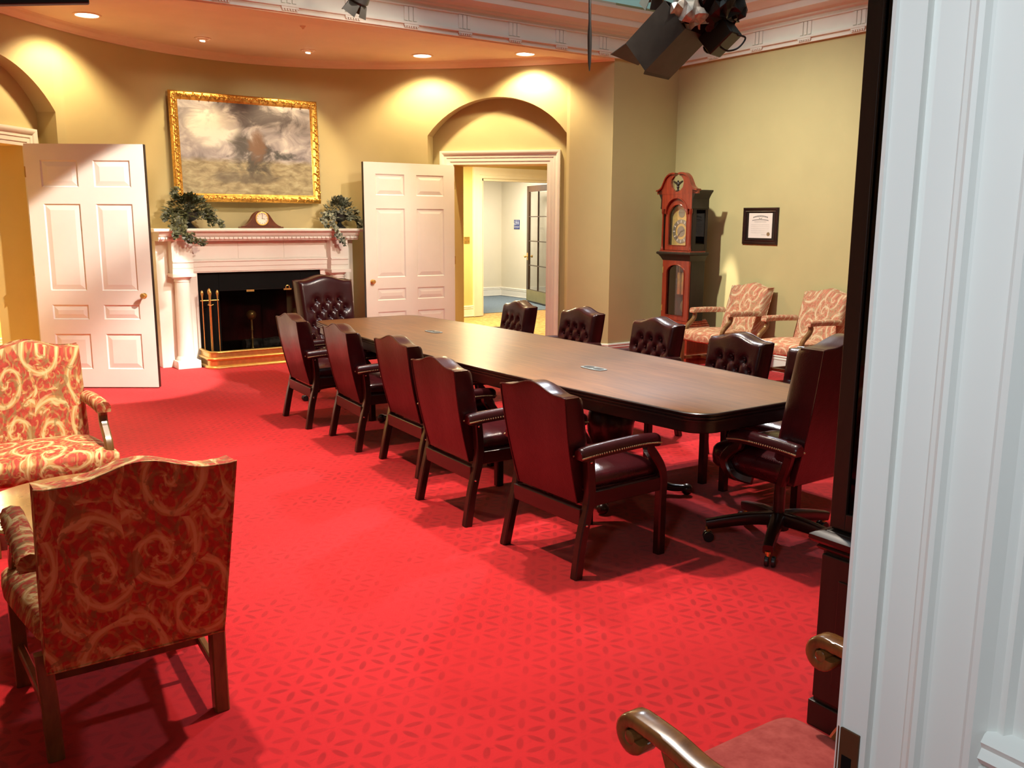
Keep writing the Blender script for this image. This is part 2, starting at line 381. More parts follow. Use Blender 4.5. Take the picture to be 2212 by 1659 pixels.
# ------------------------------------------------------------------ mesh helpers
class MB:
    def __init__(s): s.v = []; s.f = []
    def add(s, vs, fs, T=None):
        n = len(s.v)
        for p in vs:
            p = Vector(p)
            s.v.append(T @ p if T is not None else p)
        s.f += [tuple(i + n for i in f) for f in fs]
        return s
    def box(s, lo, hi, T=None):
        (a, b, c), (d, e, f) = lo, hi
        return s.add([(a,b,c),(d,b,c),(d,e,c),(a,e,c),(a,b,f),(d,b,f),(d,e,f),(a,e,f)],
                     [(3,2,1,0),(4,5,6,7),(0,1,5,4),(1,2,6,5),(2,3,7,6),(3,0,4,7)], T)
    def prism(s, poly, d0, d1, fn, T=None):
        """poly: 2D outline (ccw); fn(u, v, d) -> xyz"""
        n = len(poly)
        vs = [fn(u, v, d0) for u, v in poly] + [fn(u, v, d1) for u, v in poly]
        fs = [tuple(reversed(range(n))), tuple(range(n, 2 * n))]
        fs += [(i, (i + 1) % n, n + (i + 1) % n, n + i) for i in range(n)]
        return s.add(vs, fs, T)
    def sweep(s, pts, sec, up=(0, 0, 1), scale=None, caps=True, T=None, closed=False):
        """2D section (a: sideways, b: upwards) along pts with a fixed up vector, mitred"""
        P = [Vector(p) for p in pts]; n = len(P); m = len(sec); vs = []; fs = []
        U0 = Vector(up)
        for i in range(n):
            if closed: a, b = P[(i - 1) % n], P[(i + 1) % n]
            else: a, b = P[max(0, i - 1)], P[min(n - 1, i + 1)]
            t0 = (P[i] - a); t1 = (b - P[i])
            if t0.length < 1e-9: t0 = t1
            if t1.length < 1e-9: t1 = t0
            t0 = t0.normalized(); t1 = t1.normalized()
            t = (t0 + t1); t = t.normalized() if t.length > 1e-6 else t1
            side = t.cross(U0)
            if side.length < 1e-6: side = t.cross(Vector((1, 0, 0)))
            side.normalize(); u = side.cross(t).normalized()
            k = 1.0
            ct = t.dot(t1)
            if ct > .3: k = 1 / ct
            sc = scale[i] if scale else 1.0
            for (x, y) in sec:
                vs.append(P[i] + side * x * k * sc + u * y * sc)
        R = n if closed else n - 1
        for i in range(R):
            for j in range(m):
                a = i * m + j; b = i * m + (j + 1) % m; i2 = (i + 1) % n
                fs.append((a, b, i2 * m + (j + 1) % m, i2 * m + j))
        if caps and not closed:
            fs.append(tuple(reversed(range(m)))); fs.append(tuple(range((n - 1) * m, n * m)))
        return s.add(vs, fs, T)
    def tube(s, pts, r, n=8, T=None, caps=True, closed=False):
        P = [Vector(p) for p in pts]; k = len(P)
        rs = r if isinstance(r, (list, tuple)) else [r] * k
        vs = []; fs = []; prev = None
        for i in range(k):
            t = (P[(i + 1) % k] - P[(i - 1) % k]) if closed else (P[min(k - 1, i + 1)] - P[max(0, i - 1)])
            t.normalize()
            if prev is None:
                a = Vector((0, 0, 1)) if abs(t.z) < .9 else Vector((1, 0, 0))
                prev = t.cross(a).normalized()
            else:
                prev = (prev - t * prev.dot(t)).normalized()
            q = t.cross(prev)
            for j in range(n):
                an = 2 * PI * j / n
                vs.append(P[i] + (prev * math.cos(an) + q * math.sin(an)) * rs[i])
        for i in range(k if closed else k - 1):
            i2 = (i + 1) % k
            for j in range(n):
                fs.append((i * n + j, i * n + (j + 1) % n, i2 * n + (j + 1) % n, i2 * n + j))
        if caps and not closed:
            fs.append(tuple(reversed(range(n)))); fs.append(tuple(range((k - 1) * n, k * n)))
        return s.add(vs, fs, T)
    def lathe(s, prof, n=20, c=(0, 0, 0), T=None, a0=0, a1=2 * PI, ring=False):
        full = abs(a1 - a0 - 2 * PI) < 1e-6; k = len(prof); m = n if full else n + 1
        vs = []; fs = []
        for (r, z) in prof:
            for j in range(m):
                an = a0 + (a1 - a0) * j / n
                vs.append((c[0] + r * math.cos(an), c[1] + r * math.sin(an), c[2] + z))
        for i in range(k if ring else k - 1):
            for j in range(n):
                j2 = (j + 1) % m; i2 = (i + 1) % k
                fs.append((i * m + j, i * m + j2, i2 * m + j2, i2 * m + j))
        if ring: return s.add(vs, fs, T)
        if prof[0][0] > 1e-6: fs.append(tuple(reversed(range(m))))
        if prof[-1][0] > 1e-6: fs.append(tuple(range((k - 1) * m, k * m)))
        return s.add(vs, fs, T)
    def ball(s, c, r, n=8, m=6, T=None, sc=(1, 1, 1)):
        pr = [(r * math.sin(PI * i / m), -r * math.cos(PI * i / m)) for i in range(m + 1)]
        vs = []; fs = []
        for (a, z) in pr:
            for j in range(n):
                an = 2 * PI * j / n
                vs.append((c[0] + a * math.cos(an) * sc[0], c[1] + a * math.sin(an) * sc[1], c[2] + z * sc[2]))
        for i in range(m):
            for j in range(n):
                fs.append((i * n + j, i * n + (j + 1) % n, (i + 1) * n + (j + 1) % n, (i + 1) * n + j))
        return s.add(vs, fs, T)
    def grid(s, nu, nv, fn, T=None, wrap_u=False):
        vs = [fn(i / (nu if wrap_u else nu - 1), j / (nv - 1)) for i in range(nu) for j in range(nv)]
        fs = []
        for i in range(nu if wrap_u else nu - 1):
            i2 = (i + 1) % nu
            for j in range(nv - 1):
                fs.append((i * nv + j, i2 * nv + j, i2 * nv + j + 1, i * nv + j + 1))
        return s.add(vs, fs, T)
    def sq(s, c, a, e1=.3, e2=.3, n=24, m=14, fn=None, T=None):
        """superquadric cushion: half sizes a, e1 vertical and e2 horizontal squareness"""
        sp = lambda w, e: math.copysign(abs(w) ** e, w)
        vs = []; fs = []
        for i in range(m + 1):
            ph = -PI / 2 + PI * i / m
            for j in range(n):
                th = 2 * PI * j / n
                p = (sp(math.cos(ph), e1) * sp(math.cos(th), e2) * a[0],
                     sp(math.cos(ph), e1) * sp(math.sin(th), e2) * a[1],
                     sp(math.sin(ph), e1) * a[2])
                if fn: p = fn(*p)
                vs.append((p[0] + c[0], p[1] + c[1], p[2] + c[2]))
        for i in range(m):
            for j in range(n):
                fs.append((i * n + j, i * n + (j + 1) % n, (i + 1) * n + (j + 1) % n, (i + 1) * n + j))
        return s.add(vs, fs, T)
    def mesh(s, name, mat, smooth=35):
        me = bpy.data.meshes.new(name)
        me.from_pydata([tuple(p) for p in s.v], [], s.f)
        bm = bmesh.new(); bm.from_mesh(me)
        bmesh.ops.remove_doubles(bm, verts=bm.verts, dist=1e-6)
        bmesh.ops.dissolve_degenerate(bm, edges=bm.edges, dist=1e-7)
        bmesh.ops.recalc_face_normals(bm, faces=bm.faces)
        bm.to_mesh(me); bm.free()
        if isinstance(mat, (list, tuple)):
            for x in mat: me.materials.append(x)
        else: me.materials.append(mat)
        if smooth:
            me.polygons.foreach_set('use_smooth', [True] * len(me.polygons))
            me.set_sharp_from_angle(angle=math.radians(smooth))
        return me

def obj(name, mb, mat, parent=None, smooth=35, bevel=0, T=None, seg=2):
    me = mb if isinstance(mb, bpy.types.Mesh) else mb.mesh(name, mat, smooth)
    o = bpy.data.objects.new(name, me); COL.objects.link(o)
    if parent: o.parent = parent
    if T is not None: o.matrix_local = T
    if bevel:
        md = o.modifiers.new('soft_edge', 'BEVEL'); md.width = bevel; md.segments = seg; md.limit_method = 'ANGLE'; md.angle_limit = math.radians(40)
        md.harden_normals = False
    return o
def thing(name, label, cat, loc=(0, 0, 0), rz=0, group=None):
    o = bpy.data.objects.new(name, None); COL.objects.link(o)
    o.empty_display_size = .1
    o.location = loc; o.rotation_euler = (0, 0, rz); o['label'] = label; o['category'] = cat
    if group: o['group'] = group
    return o
def tag(o, label, cat, group=None):
    o['label'] = label; o['category'] = cat
    if group: o['group'] = group
    return o
def struct(name, mb, mat, parent=None, smooth=35, bevel=0):
    o = obj(name, mb, mat, parent, smooth, bevel)
    if parent is None: o['kind'] = 'structure'
    return o
def stuff(o): o['kind'] = 'stuff'; return o
def copy_tree(o, parent=None):
    c = o.copy(); COL.objects.link(c)
    if parent is not None: c.parent = parent
    for ch in list(o.children): copy_tree(ch, c)
    return c
def Tm(loc=(0, 0, 0), rz=0, rx=0, ry=0):
    return Matrix.Translation(Vector(loc)) @ Matrix.Rotation(rz, 4, 'Z') @ Matrix.Rotation(ry, 4, 'Y') @ Matrix.Rotation(rx, 4, 'X')
def rsec(w, h, r=.004, n=2):
    """rounded rectangle section"""
    out = []
    for cx, cy, a0 in ((w/2-r, h/2-r, 0), (-w/2+r, h/2-r, PI/2), (-w/2+r, -h/2+r, PI), (w/2-r, -h/2+r, 1.5*PI)):
        for i in range(n + 1):
            a = a0 + PI/2 * i / n
            out.append((cx + r * math.cos(a), cy + r * math.sin(a)))
    return out
def bez(pts, n=16):
    """catmull-rom through pts"""
    P = [Vector(p) for p in pts]; out = []
    for i in range(len(P) - 1):
        a = P[max(0, i - 1)]; b = P[i]; c = P[i + 1]; d = P[min(len(P) - 1, i + 2)]
        for k in range(n):
            t = k / n
            out.append(.5 * ((2 * b) + (-a + c) * t + (2 * a - 5 * b + 4 * c - d) * t * t + (-a + 3 * b - 3 * c + d) * t ** 3))
    out.append(P[-1]); return out
# ------------------------------------------------------------------ the set: plan
XC, YA, KK = 3.45, 10.83, .2135
Y0, X1 = 8.14, 8.02                   # plane of the set's back opening, right wall
XE = 7.0; XL = 2 * XC - XE            # ends of the curved bay
ZM, ZS, ZC = 3.45, 3.53, 3.478        # moulding, soffit, cornice underside
def wy(x): return YA - KK * (x - XC) ** 2
def wn(x):                            # unit normal into the room
    d = Vector((2 * KK * (x - XC), 1, 0)).normalized(); return -d
NICHES = {'right': (5.53, 6.68), 'left': (.27, 1.42)}
ZSP, ZAP, REC = 2.67, 3.11, .20       # arch springing, apex, recess depth
def niche(k):
    a, b = NICHES[k]; A = Vector((a, wy(a), 0)); B = Vector((b, wy(b), 0))
    t = (B - A).normalized(); n = Vector((-t.y, t.x, 0)); return A, B, t, n, (B - A).length
def arch_z(u, L):                     # u along the chord
    hh = L / 2; rise = ZAP - ZSP; R = (hh * hh + rise * rise) / (2 * rise)
    return ZSP + math.sqrt(max(0, R * R - (u - hh) ** 2)) - (R - rise)

# floors
fl = MB()
cur = [(x, wy(x) + .05) for x in np.linspace(XL, XE, 41)]
poly = [(-1.25, -1.2), (X1, -1.2), (X1, Y0)] + [(x, y) for x, y in reversed(cur)] + [(-1.25, Y0)]
fl.add([(x, y, 0) for x, y in poly], [tuple(range(len(poly)))])
for k in NICHES:
    A, B, t, n, L = niche(k)
    q = [A - n * .01, B - n * .01, B + n * (REC + .05), A + n * (REC + .05)]
    # doorway floor in front of the threshold
    mid = .5 * (A + B)
struct('floor', fl, M['carpet'], smooth=0)
f2 = MB(); f2.add([(-3, 7.0, -.012), (13, 7.0, -.012), (13, 14.0, -.012), (-3, 14.0, -.012)], [(0, 1, 2, 3)])
struct('floor', f2, M['tancarpet'], smooth=0)
f3 = MB(); f3.add([(7.0, 13.62, -.006), (12.5, 13.42, -.006), (12.5, 18, -.006), (7.0, 18, -.006)], [(0, 1, 2, 3)])
struct('floor', f3, M['bluecarpet'], smooth=0)

# curved back wall with two arched niches cut through it
wb = MB()
xs = sorted(set([round(v, 4) for v in np.linspace(XL, XE, 49)] + [v for ab in NICHES.values() for v in ab] +
                [round(a + (b - a) * i / 24, 4) for a, b in NICHES.values() for i in range(25)]))
for x0, x1 in zip(xs[:-1], xs[1:]):
    z0 = z1 = 0
    for k, (a, b) in NICHES.items():
        if a - 1e-6 <= x0 and x1 <= b + 1e-6:
            A, B, t, n, L = niche(k)
            z0 = arch_z((Vector((x0, wy(x0), 0)) - A).dot(t), L); z1 = arch_z((Vector((x1, wy(x1), 0)) - A).dot(t), L)
    wb.add([(x0, wy(x0), z0), (x1, wy(x1), z1), (x1, wy(x1), ZS + .02), (x0, wy(x0), ZS + .02)], [(0, 1, 2, 3)])
# niche reveals, recessed back panels with a doorway, doorway reveals
OPW, OPH, DEEP = 1.20, 2.33, .41
DOORS = {}
for k in NICHES:
    A, B, t, n, L = niche(k); a, b = NICHES[k]
    prof = [(a, 0)] + [(x, None) for x in xs if a - 1e-6 <= x <= b + 1e-6] + [(b, 0)]
    ring = []
    for x, z in prof:
        p = Vector((x, wy(x), 0)); u = (p - A).dot(t)
        zz = arch_z(u, L) if z is None else z
        back = A + t * u + n * REC
        ring.append((Vector((p.x, p.y, zz)), Vector((back.x, back.y, zz)), u))
    for (p, q, u), (p2, q2, u2) in zip(ring[:-1], ring[1:]):
        wb.add([p, p2, q2, q], [(0, 1, 2, 3)])
    u0 = (L - OPW) / 2; u1 = u0 + OPW
    P = lambda u, z, d=REC: (A + t * u + n * d) + Vector((0, 0, z))
    wb.add([P(0, 0), P(u0, 0), P(u0, OPH), P(0, OPH)], [(0, 1, 2, 3)])
    wb.add([P(u1, 0), P(L, 0), P(L, OPH), P(u1, OPH)], [(0, 1, 2, 3)])
    top = [P(0, OPH), P(L, OPH)] + [P(u, z.z) for (_, z, u) in reversed(ring[1:-1])]
    wb.add(top, [tuple(range(len(top)))])
    DOORS[k] = (A, B, t, n, L, u0, u1)
struct('wall_back', wb, M['wall'], smooth=25)
for k, (A, B, t, n, L, u0, u1) in DOORS.items():
    rv = MB(); P = lambda u, z, d: (A + t * u + n * d) + Vector((0, 0, z))
    for uu in (u0, u1):
        rv.add([P(uu, 0, REC), P(uu, 0, REC + DEEP), P(uu, OPH, REC + DEEP), P(uu, OPH, REC)], [(0, 1, 2, 3)])
    rv.add([P(u0, OPH, REC), P(u1, OPH, REC), P(u1, OPH, REC + DEEP), P(u0, OPH, REC + DEEP)], [(0, 1, 2, 3)])
    ea, eb = (1.4, .75) if k == 'right' else (.75, 1.4)   # hall side of the thick wall
    rv.add([P(-ea, 0, REC + DEEP), P(u0, 0, REC + DEEP), P(u0, 2.7, REC + DEEP), P(-ea, 2.7, REC + DEEP)], [(0, 1, 2, 3)])
    rv.add([P(u1, 0, REC + DEEP), P(L + eb, 0, REC + DEEP), P(L + eb, 2.7, REC + DEEP), P(u1, 2.7, REC + DEEP)], [(0, 1, 2, 3)])
    rv.add([P(u0, OPH, REC + DEEP), P(u1, OPH, REC + DEEP), P(u1, 2.7, REC + DEEP), P(u0, 2.7, REC + DEEP)], [(0, 1, 2, 3)])
    struct('wall_back', rv, M['hallwall'], smooth=0)

# flat returns beside the bay and the wall carried over the opening (header)
wf = MB()
wf.box((XE - .005, Y0, 0), (X1 + .1, Y0 + .10, ZC + .6)); wf.box((-1.3, Y0, 0), (XL + .005, Y0 + .10, ZC + .6))
struct('wall_back', wf, M['wall'], smooth=0)
hd = MB(); hd.box((XL, Y0, ZC - .012), (XE, Y0 + .27, ZC + .6))
struct('trim_1', hd, M['soffit'], smooth=0, bevel=.004)
# soffit over the bay
so = MB(); pts = [(x, wy(x) + .02) for x in np.linspace(XL - .02, XE + .02, 41)]
poly = [(XL - .02, Y0 + .05)] + [(XE + .02, Y0 + .05)] + list(reversed(pts))
so.add([(x, y, ZS) for x, y in poly] + [(x, y, ZS + .1) for x, y in poly], [tuple(range(len(poly))), tuple(range(len(poly), 2 * len(poly)))])
struct('ceiling', so, M['soffit'], smooth=0)
# right and left walls of the set
wr = MB(); wr.box((X1, .9, 0), (X1 + .1, Y0 + .10, ZC + .6)); struct('wall_right', wr, M['wall'], smooth=0)
wl = MB(); wl.box((-1.35, -1.2, 0), (-1.25, Y0 + .10, ZC + .6)); struct('wall_left', wl, M['wall'], smooth=0)
# wall the photographer's doorway goes through
wfr = MB(); wfr.box((.98, .30, 0), (X1 + .1, .61, 3.6)); struct('wall_front', wfr, M['wall'], smooth=0)

# crown moulding along the curve
def along(x0, x1, n, off=0):
    return [Vector((x, wy(x), 0)) + wn(x) * off for x in np.linspace(x0, x1, n)]
def wall_sweep(mb, path, prof):
    """prof: (distance into the room, z); path left to right, room on the right hand side (-y)"""
    mb.sweep(path, prof, up=(0, 0, 1)); return mb
cm = MB(); wall_sweep(cm, along(XL, XE, 61), [(0, ZM), (.022, ZM), (.030, ZM + .02), (.060, ZM + .045), (.068, ZM + .065), (.085, ZS + .001), (0, ZS + .001)])
struct('trim_2', cm, M['soffit'], smooth=20)
# baseboards
BP = [(0, 0), (.020, 0), (.020, .018), (.016, .022), (.016, .135), (.022, .14), (.022, .15), (.014, .155), (.014, .165), (.024, .172), (.020, .185), (.006, .19), (0, .19)]
def base(name, path, mat='trimwhite', prof=BP):
    b = MB(); wall_sweep(b, path, prof); return struct(name, b, M[mat], smooth=20)
base('baseboard_back', along(1.42, 2.36, 8)); base('baseboard_back', along(4.74, 5.53, 8))
base('baseboard_back', along(6.68, XE, 6)[:-1] + [Vector((XE, Y0, 0)), Vector((X1, Y0, 0))])
base('baseboard_right', [Vector((X1, Y0, 0)), Vector((X1, 1.0, 0))])
base('baseboard_left', [Vector((-1.25, -1.0, 0)), Vector((-1.25, Y0, 0))])

# entablature (cornice) round the top of the set
def shift(pr, dz): return [(d, z + dz) for d, z in pr]
CPATH = [Vector((-1.25, Y0, 0)), Vector((X1, Y0, 0)), Vector((X1, .95, 0))]
co = MB()
CP = [(0, ZC), (.035, ZC), (.035, ZC + .04), (.06, ZC + .044), (.06, ZC + .066), (.035, ZC + .07), (.035, ZC + .205), (.05, ZC + .21), (.05, ZC + .222), (.04, ZC + .228),
      (.04, ZC + .25), (.07, ZC + .262), (.07, ZC + .28), (.09, ZC + .30), (.19, ZC + .32), (.20, ZC + .385), (.215, ZC + .39), (.25, ZC + .43), (.285, ZC + .46), (.29, ZC + .49), (0, ZC + .50)]
wall_sweep(co, CPATH, CP)
cor = struct('trim_3', co, M['white'], smooth=15)
for i, x in enumerate(np.arange(-.55, 7.9, .613)):
    if x > 7.75: continue
    tg = MB()
    for q in (-.075, -.025, .025):
        tg.box((x + q, Y0 - .050, ZC + .075), (x + q + .05 - .012, Y0 - .034, ZC + .203))
    tg.box((x - .08, Y0 - .056, ZC + .026), (x + .08, Y0 - .034, ZC + .043))
    for q in range(6): tg.box((x - .072 + q * .0255, Y0 - .052, ZC + .012), (x - .056 + q * .0255, Y0 - .034, ZC + .027))
    o = obj('triglyph', tg, M['white'], cor, smooth=0)
for y in np.arange(7.55, 1.2, -.63):
    tg = MB()
    for q in (-.075, -.025, .025):
        tg.box((X1 - .050, y + q, ZC + .075), (X1 - .034, y + q + .038, ZC + .203))
    tg.box((X1 - .056, y - .08, ZC + .026), (X1 - .034, y + .08, ZC + .043))
    for q in range(6): tg.box((X1 - .052, y - .072 + q * .0255, ZC + .012), (X1 - .034, y - .056 + q * .0255, ZC + .027))
    o = obj('triglyph', tg, M['white'], cor, smooth=0)

# door casings
def casing(name, A, t, n, u0, u1, h, d, w=.165, mat='white'):
    """mitred casing on the room side of a recessed panel (n points away from the room)"""
    P = lambda u, z: (A + t * u + n * d) + Vector((0, 0, z))
    path = [P(u1, 0), P(u1, h), P(u0, h), P(u0, 0)]
    prof = [(0, 0), (0, .022), (.035, .022), (.038, .028), (.078, .028), (.082, .034), (.112, .034), (.120, .044), (.135, .052), (.150, .056), (w, .056), (w, 0)]
    m = MB(); m.sweep(path, prof, up=tuple(-n)); return struct(name, m, M[mat], smooth=20)
for i, (k, (A, B, t, n, L, u0, u1)) in enumerate(DOORS.items()):
    casing('trim_%d' % (4 + i), A, t, n, u0, u1, OPH, REC)

# ------------------------------------------------------------------ hallway seen through the right doorway
hw = MB()
hw.box((5.2, 13.18, 0), (8.40, 13.32, 2.75)); hw.box((8.40, 13.18, 2.36), (12.0, 13.32, 2.75))
hw.box((-1.8, 12.6, 0), (3.5, 12.7, 2.75))
struct('wall_hall', hw, M['hallwall'], smooth=0)
hc = MB(); hc.box((5.2, 11.3, 2.70), (12.0, 13.2, 2.78)); hc.box((7.3, 9.6, 2.70), (12.0, 11.3, 2.78)); hc.box((-2.2, 10.9, 2.70), (3.0, 12.7, 2.78)); hc.box((7.2, 13.32, 2.75), (12.3, 17.2, 2.83))
struct('ceiling', hc, M['cream'], smooth=0)
hr = MB(); hr.box((11.9, 7.5, 0), (12.0, 13.2, 2.75)); struct('wall_hall', hr, M['hallwall'], smooth=0)
cw = MB(); cw.box((11.12, 13.32, 0), (11.22, 16.62, 2.8)); cw.box((7.2, 16.62, 0), (11.22, 16.72, 2.8)); cw.box((7.2, 13.32, 0), (7.3, 16.62, 2.8))
struct('wall_corridor', cw, M['cream'], smooth=0)
base('baseboard_corridor', [Vector((7.3, 16.62, 0)), Vector((11.12, 16.62, 0)), Vector((11.12, 13.4, 0))])
base('baseboard_hall', [Vector((5.3, 13.18, 0)), Vector((8.22, 13.18, 0))])
base('baseboard_hall', [Vector((-1.7, 12.6, 0)), Vector((3.4, 12.6, 0))])
c2 = MB(); c2.sweep([Vector((11.6, 13.18, 0)), Vector((11.6, 13.18, 2.36)), Vector((8.40, 13.18, 2.36)), Vector((8.40, 13.18, 0))],
    [(0, 0), (0, .03), (.05, .03), (.055, .04), (.14, .04), (.17, .05), (.18, .05), (.18, 0)], up=(0, -1, 0))
struct('trim_6', c2, M['trimwhite'], smooth=20)
c3 = MB(); c3.box((8.40, 13.18, 0), (8.44, 13.36, 2.36)); c3.box((8.40, 13.18, 2.32), (12, 13.36, 2.36)); struct('trim_7', c3, M['trimwhite'], smooth=0)

# the studio shell round the set
sw = MB(); sw.box((-7, 18.5, 0), (15, 18.6, 8)); sw.box((14, -3, 0), (14.1, 18.5, 8)); sw.box((-7, -3, 0), (-6.9, 18.5, 8))
struct('wall_studio', sw, M['studio'], smooth=0)
sf = MB(); sf.add([(-7, -3, -.03), (14, -3, -.03), (14, 18.5, -.03), (-7, 18.5, -.03)], [(0, 1, 2, 3)]); struct('floor', sf, M['bluecarpet'], smooth=0)

# white jamb of the doorway the photograph is taken through
JX = .955
jb = MB()
jp = [(.635, 0), (.628, -.003), (.626, 0), (.592, 0), (.590, .009), (.580, .009), (.578, .002), (.546, .002), (.542, -.002), (.536, -.003), (.530, -.008), (.524, -.007), (.520, .000), (.517, .002),
      (.475, .002), (.470, -.002), (.462, -.003), (.452, .010), (.444, .016), (.436, .014), (.430, .022), (.20, .022)]
# (y, how far the surface lies behind the plane of the jamb); extruded from the floor, panel starts above the rail
outer = [(JX + d, y) for y, d in jp] + [(JX + .12, .20), (JX + .12, .635)]
jb.prism(outer, .0, 3.2, lambda u, v, d: (u, v, d))
jamb = struct('trim_8', jb, M['jamb'], smooth=0)
rl = MB()
rl.prism([(0, -.012), (0, .0), (-.010, .004), (-.016, .012), (-.008, .022), (-.012, .03), (-.004, .038), (.022, .045), (.022, -.012)], .20, .452,
         lambda u, v, d: (JX + u + .010, d, 1.045 + v))
obj('panel_sill', rl, M['jamb'], jamb, smooth=30)
rr = MB(); rr.box((JX + .006, .20, .0), (JX + .03, .462, 1.04)); obj('lower_rail', rr, M['jamb'], jamb, smooth=0)
st = MB()
st.prism([(.600, .915), (.632, .915), (.632, 1.005), (.600, 1.005)], -.0025, .004, lambda u, v, d: (JX + d, u, v))
stp = obj('strike_plate', st, M['bronze'], jamb, smooth=0, bevel=.001)
sl = MB(); sl.box((JX - .0032, .609, .930), (JX - .0022, .623, .968)); obj('latch_hole', sl, M['blackmetal'], stp, smooth=0)
# ------------------------------------------------------------------ panelled doors
def panel_door(name, label, hinge, free, h, side, ajar_knob):
    """slab from hinge to free edge (plan points); side = +1/-1 which face looks into the room"""
    H = Vector((*hinge, 0)); F = Vector((*free, 0)); w = (F - H).length; t = (F - H).normalized()
    root = bpy.data.objects.new(name, None); COL.objects.link(root)
    root.location = H; root.rotation_euler = (0, 0, math.atan2(t.y, t.x)); root['kind'] = 'structure'; root['label'] = label
    th = .045; z0 = .012
    cols = [(.125 * w, .435 * w), (.565 * w, .875 * w)]
    rows = [(.19, .54), (.68, .824), (.96, 1.785), (1.94, 2.19)]
    b = MB()
    b.box((0, -.012, z0), (w - .004, .012, h))
    for y0, y1 in ((-th / 2, -.012), (.012, th / 2)):
        for a, c in ((0, cols[0][0]), (cols[0][1], cols[1][0]), (cols[1][1], w - .004)): b.box((a, y0, z0), (c, y1, h))
        zs = [z0] + [q for r in rows for q in r] + [h]
        for a, c in cols:
            for i in range(0, len(zs), 2): b.box((a, y0, zs[i]), (c, y1, zs[i + 1]))
    obj('slab', b, M['white'], root, smooth=0)
    for a, c in cols:
        for r0, r1 in rows:
            p = MB()
            for s in (1, -1):
                q = [(a + .001, r0 + .001), (c - .001, r0 + .001), (c - .001, r1 - .001), (a + .001, r1 - .001)]
                e = .012; i1 = [(a + e, r0 + e), (c - e, r0 + e), (c - e, r1 - e), (a + e, r1 - e)]
                e2 = min(.058, (r1 - r0) * .36); i2 = [(a + e2, r0 + e2), (c - e2, r0 + e2), (c - e2, r1 - e2), (a + e2, r1 - e2)]
                lv = [(q, .0215), (i1, .0135), (i1, .0125), (i2, .0205)]
                vs = [(x, s * d, z) for pl, d in lv for x, z in pl]
                fs = [(k * 4 + j, k * 4 + (j + 1) % 4, k * 4 + 4 + (j + 1) % 4, k * 4 + 4 + j) for k in range(3) for j in range(4)] + [(12, 13, 14, 15)]
                p.add(vs, fs)
            obj('panel', p, M['white'], root, smooth=0)
    e = MB(); e.box((w - .004, -th / 2, z0), (w + .001, th / 2, h)); obj('edge_shade', e, M['darkwood'], root, smooth=0)  # dark colour stands in for the shade on the door's free edge
    for s in (1, -1):
        k = MB(); T = Tm((w - .085, s * th / 2, .915), 0, -s * PI / 2)
        k.lathe([(0, 0), (.026, 0), (.026, .005), (.010, .008), (.010, .030), (.022, .036), (.027, .048), (.022, .060), (0, .064)], 14, T=T)
        obj('knob', k, M['brass'], root)
    for z in (.25, 1.15, 2.08):
        g = MB(); g.tube([(-.006, side * .022, z - .05), (-.006, side * .022, z + .05)], .007, 8); obj('hinge', g, M['brass'], root)
    return root
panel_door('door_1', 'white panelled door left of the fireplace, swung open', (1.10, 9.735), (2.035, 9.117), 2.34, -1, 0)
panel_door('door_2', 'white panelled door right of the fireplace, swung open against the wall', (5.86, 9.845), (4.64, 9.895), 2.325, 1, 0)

# ------------------------------------------------------------------ fireplace
FX = 3.52
fp = thing('fireplace', 'white columned fireplace with a mantel shelf and a black firebox', 'fireplace', (FX, 10.35, 0))
def fbox(name, lo, hi, mat='white', bevel=.004, parent=fp):
    b = MB(); b.box(lo, hi); return obj(name, b, M[mat], parent, smooth=0, bevel=bevel)
# local y: 0 = face of the surround, negative = into the room
HB = .27
fbox('pilaster', (-1.17, -.01, 0), (-.735, HB, 1.41)); fbox('pilaster', (.735, -.01, 0), (1.17, HB, 1.41))
fbox('lintel', (-.735, -.01, 1.05), (.735, HB, 1.41))
for s in (-1, 1):
    c = MB(); cx = s * .925
    c.lathe([(.108, .085), (.108, .10), (.100, .118), (.092, .128), (.088, .14), (.086, .35), (.080, .96), (.088, .965), (.088, .975), (.082, .98), (.082, .99), (.098, 1.0), (.112, 1.018)], 24, c=(cx, -.085, 0))
    col = obj('column', c, M['white'], fp, smooth=30)
    p = MB(); p.box((cx - .125, -.21, 0), (cx + .125, .0, .085)); obj('plinth', p, M['white'], col, smooth=0, bevel=.003)
    p = MB(); p.box((cx - .128, -.215, 1.018), (cx + .128, .0, 1.058)); obj('abacus', p, M['white'], col, smooth=0, bevel=.004)
    # entablature block carried by the column
    e = MB(); e.prism([(-.16, 1.058), (-.165, 1.11), (-.172, 1.115), (-.172, 1.17), (-.185, 1.178), (-.185, 1.192), (-.165, 1.20), (-.165, 1.41), (0, 1.41), (0, 1.058)], cx - .112, cx + .112, lambda u, v, d: (d, u, v))
    obj('entablature_block', e, M['white'], fp, smooth=0, bevel=.002)
ar = MB(); ar.prism([(0, 1.052), (-.035, 1.052), (-.035, 1.06), (-.045, 1.066), (-.045, 1.115), (-.055, 1.12), (-.055, 1.17), (-.07, 1.178), (-.07, 1.19), (-.04, 1.20), (-.04, 1.41), (0, 1.41)], -.813, .813, lambda u, v, d: (d, u, v))
obj('architrave', ar, M['white'], fp, smooth=0)
for a, b in ((-.80, -.275), (-.27, .27), (.275, .80)):
    fbox('frieze_panel', (a, -.046, 1.205), (b, -.036, 1.40), bevel=.002)
bm_ = MB(); bm_.prism([(HB, 1.41), (-.17, 1.41), (-.18, 1.425), (-.19, 1.43), (-.19, 1.452), (-.215, 1.47), (-.23, 1.495), (-.235, 1.508), (HB, 1.508)], -1.17, 1.17, lambda u, v, d: (d, u, v))
obj('bed_moulding', bm_, M['white'], fp, smooth=0)
dn = MB()
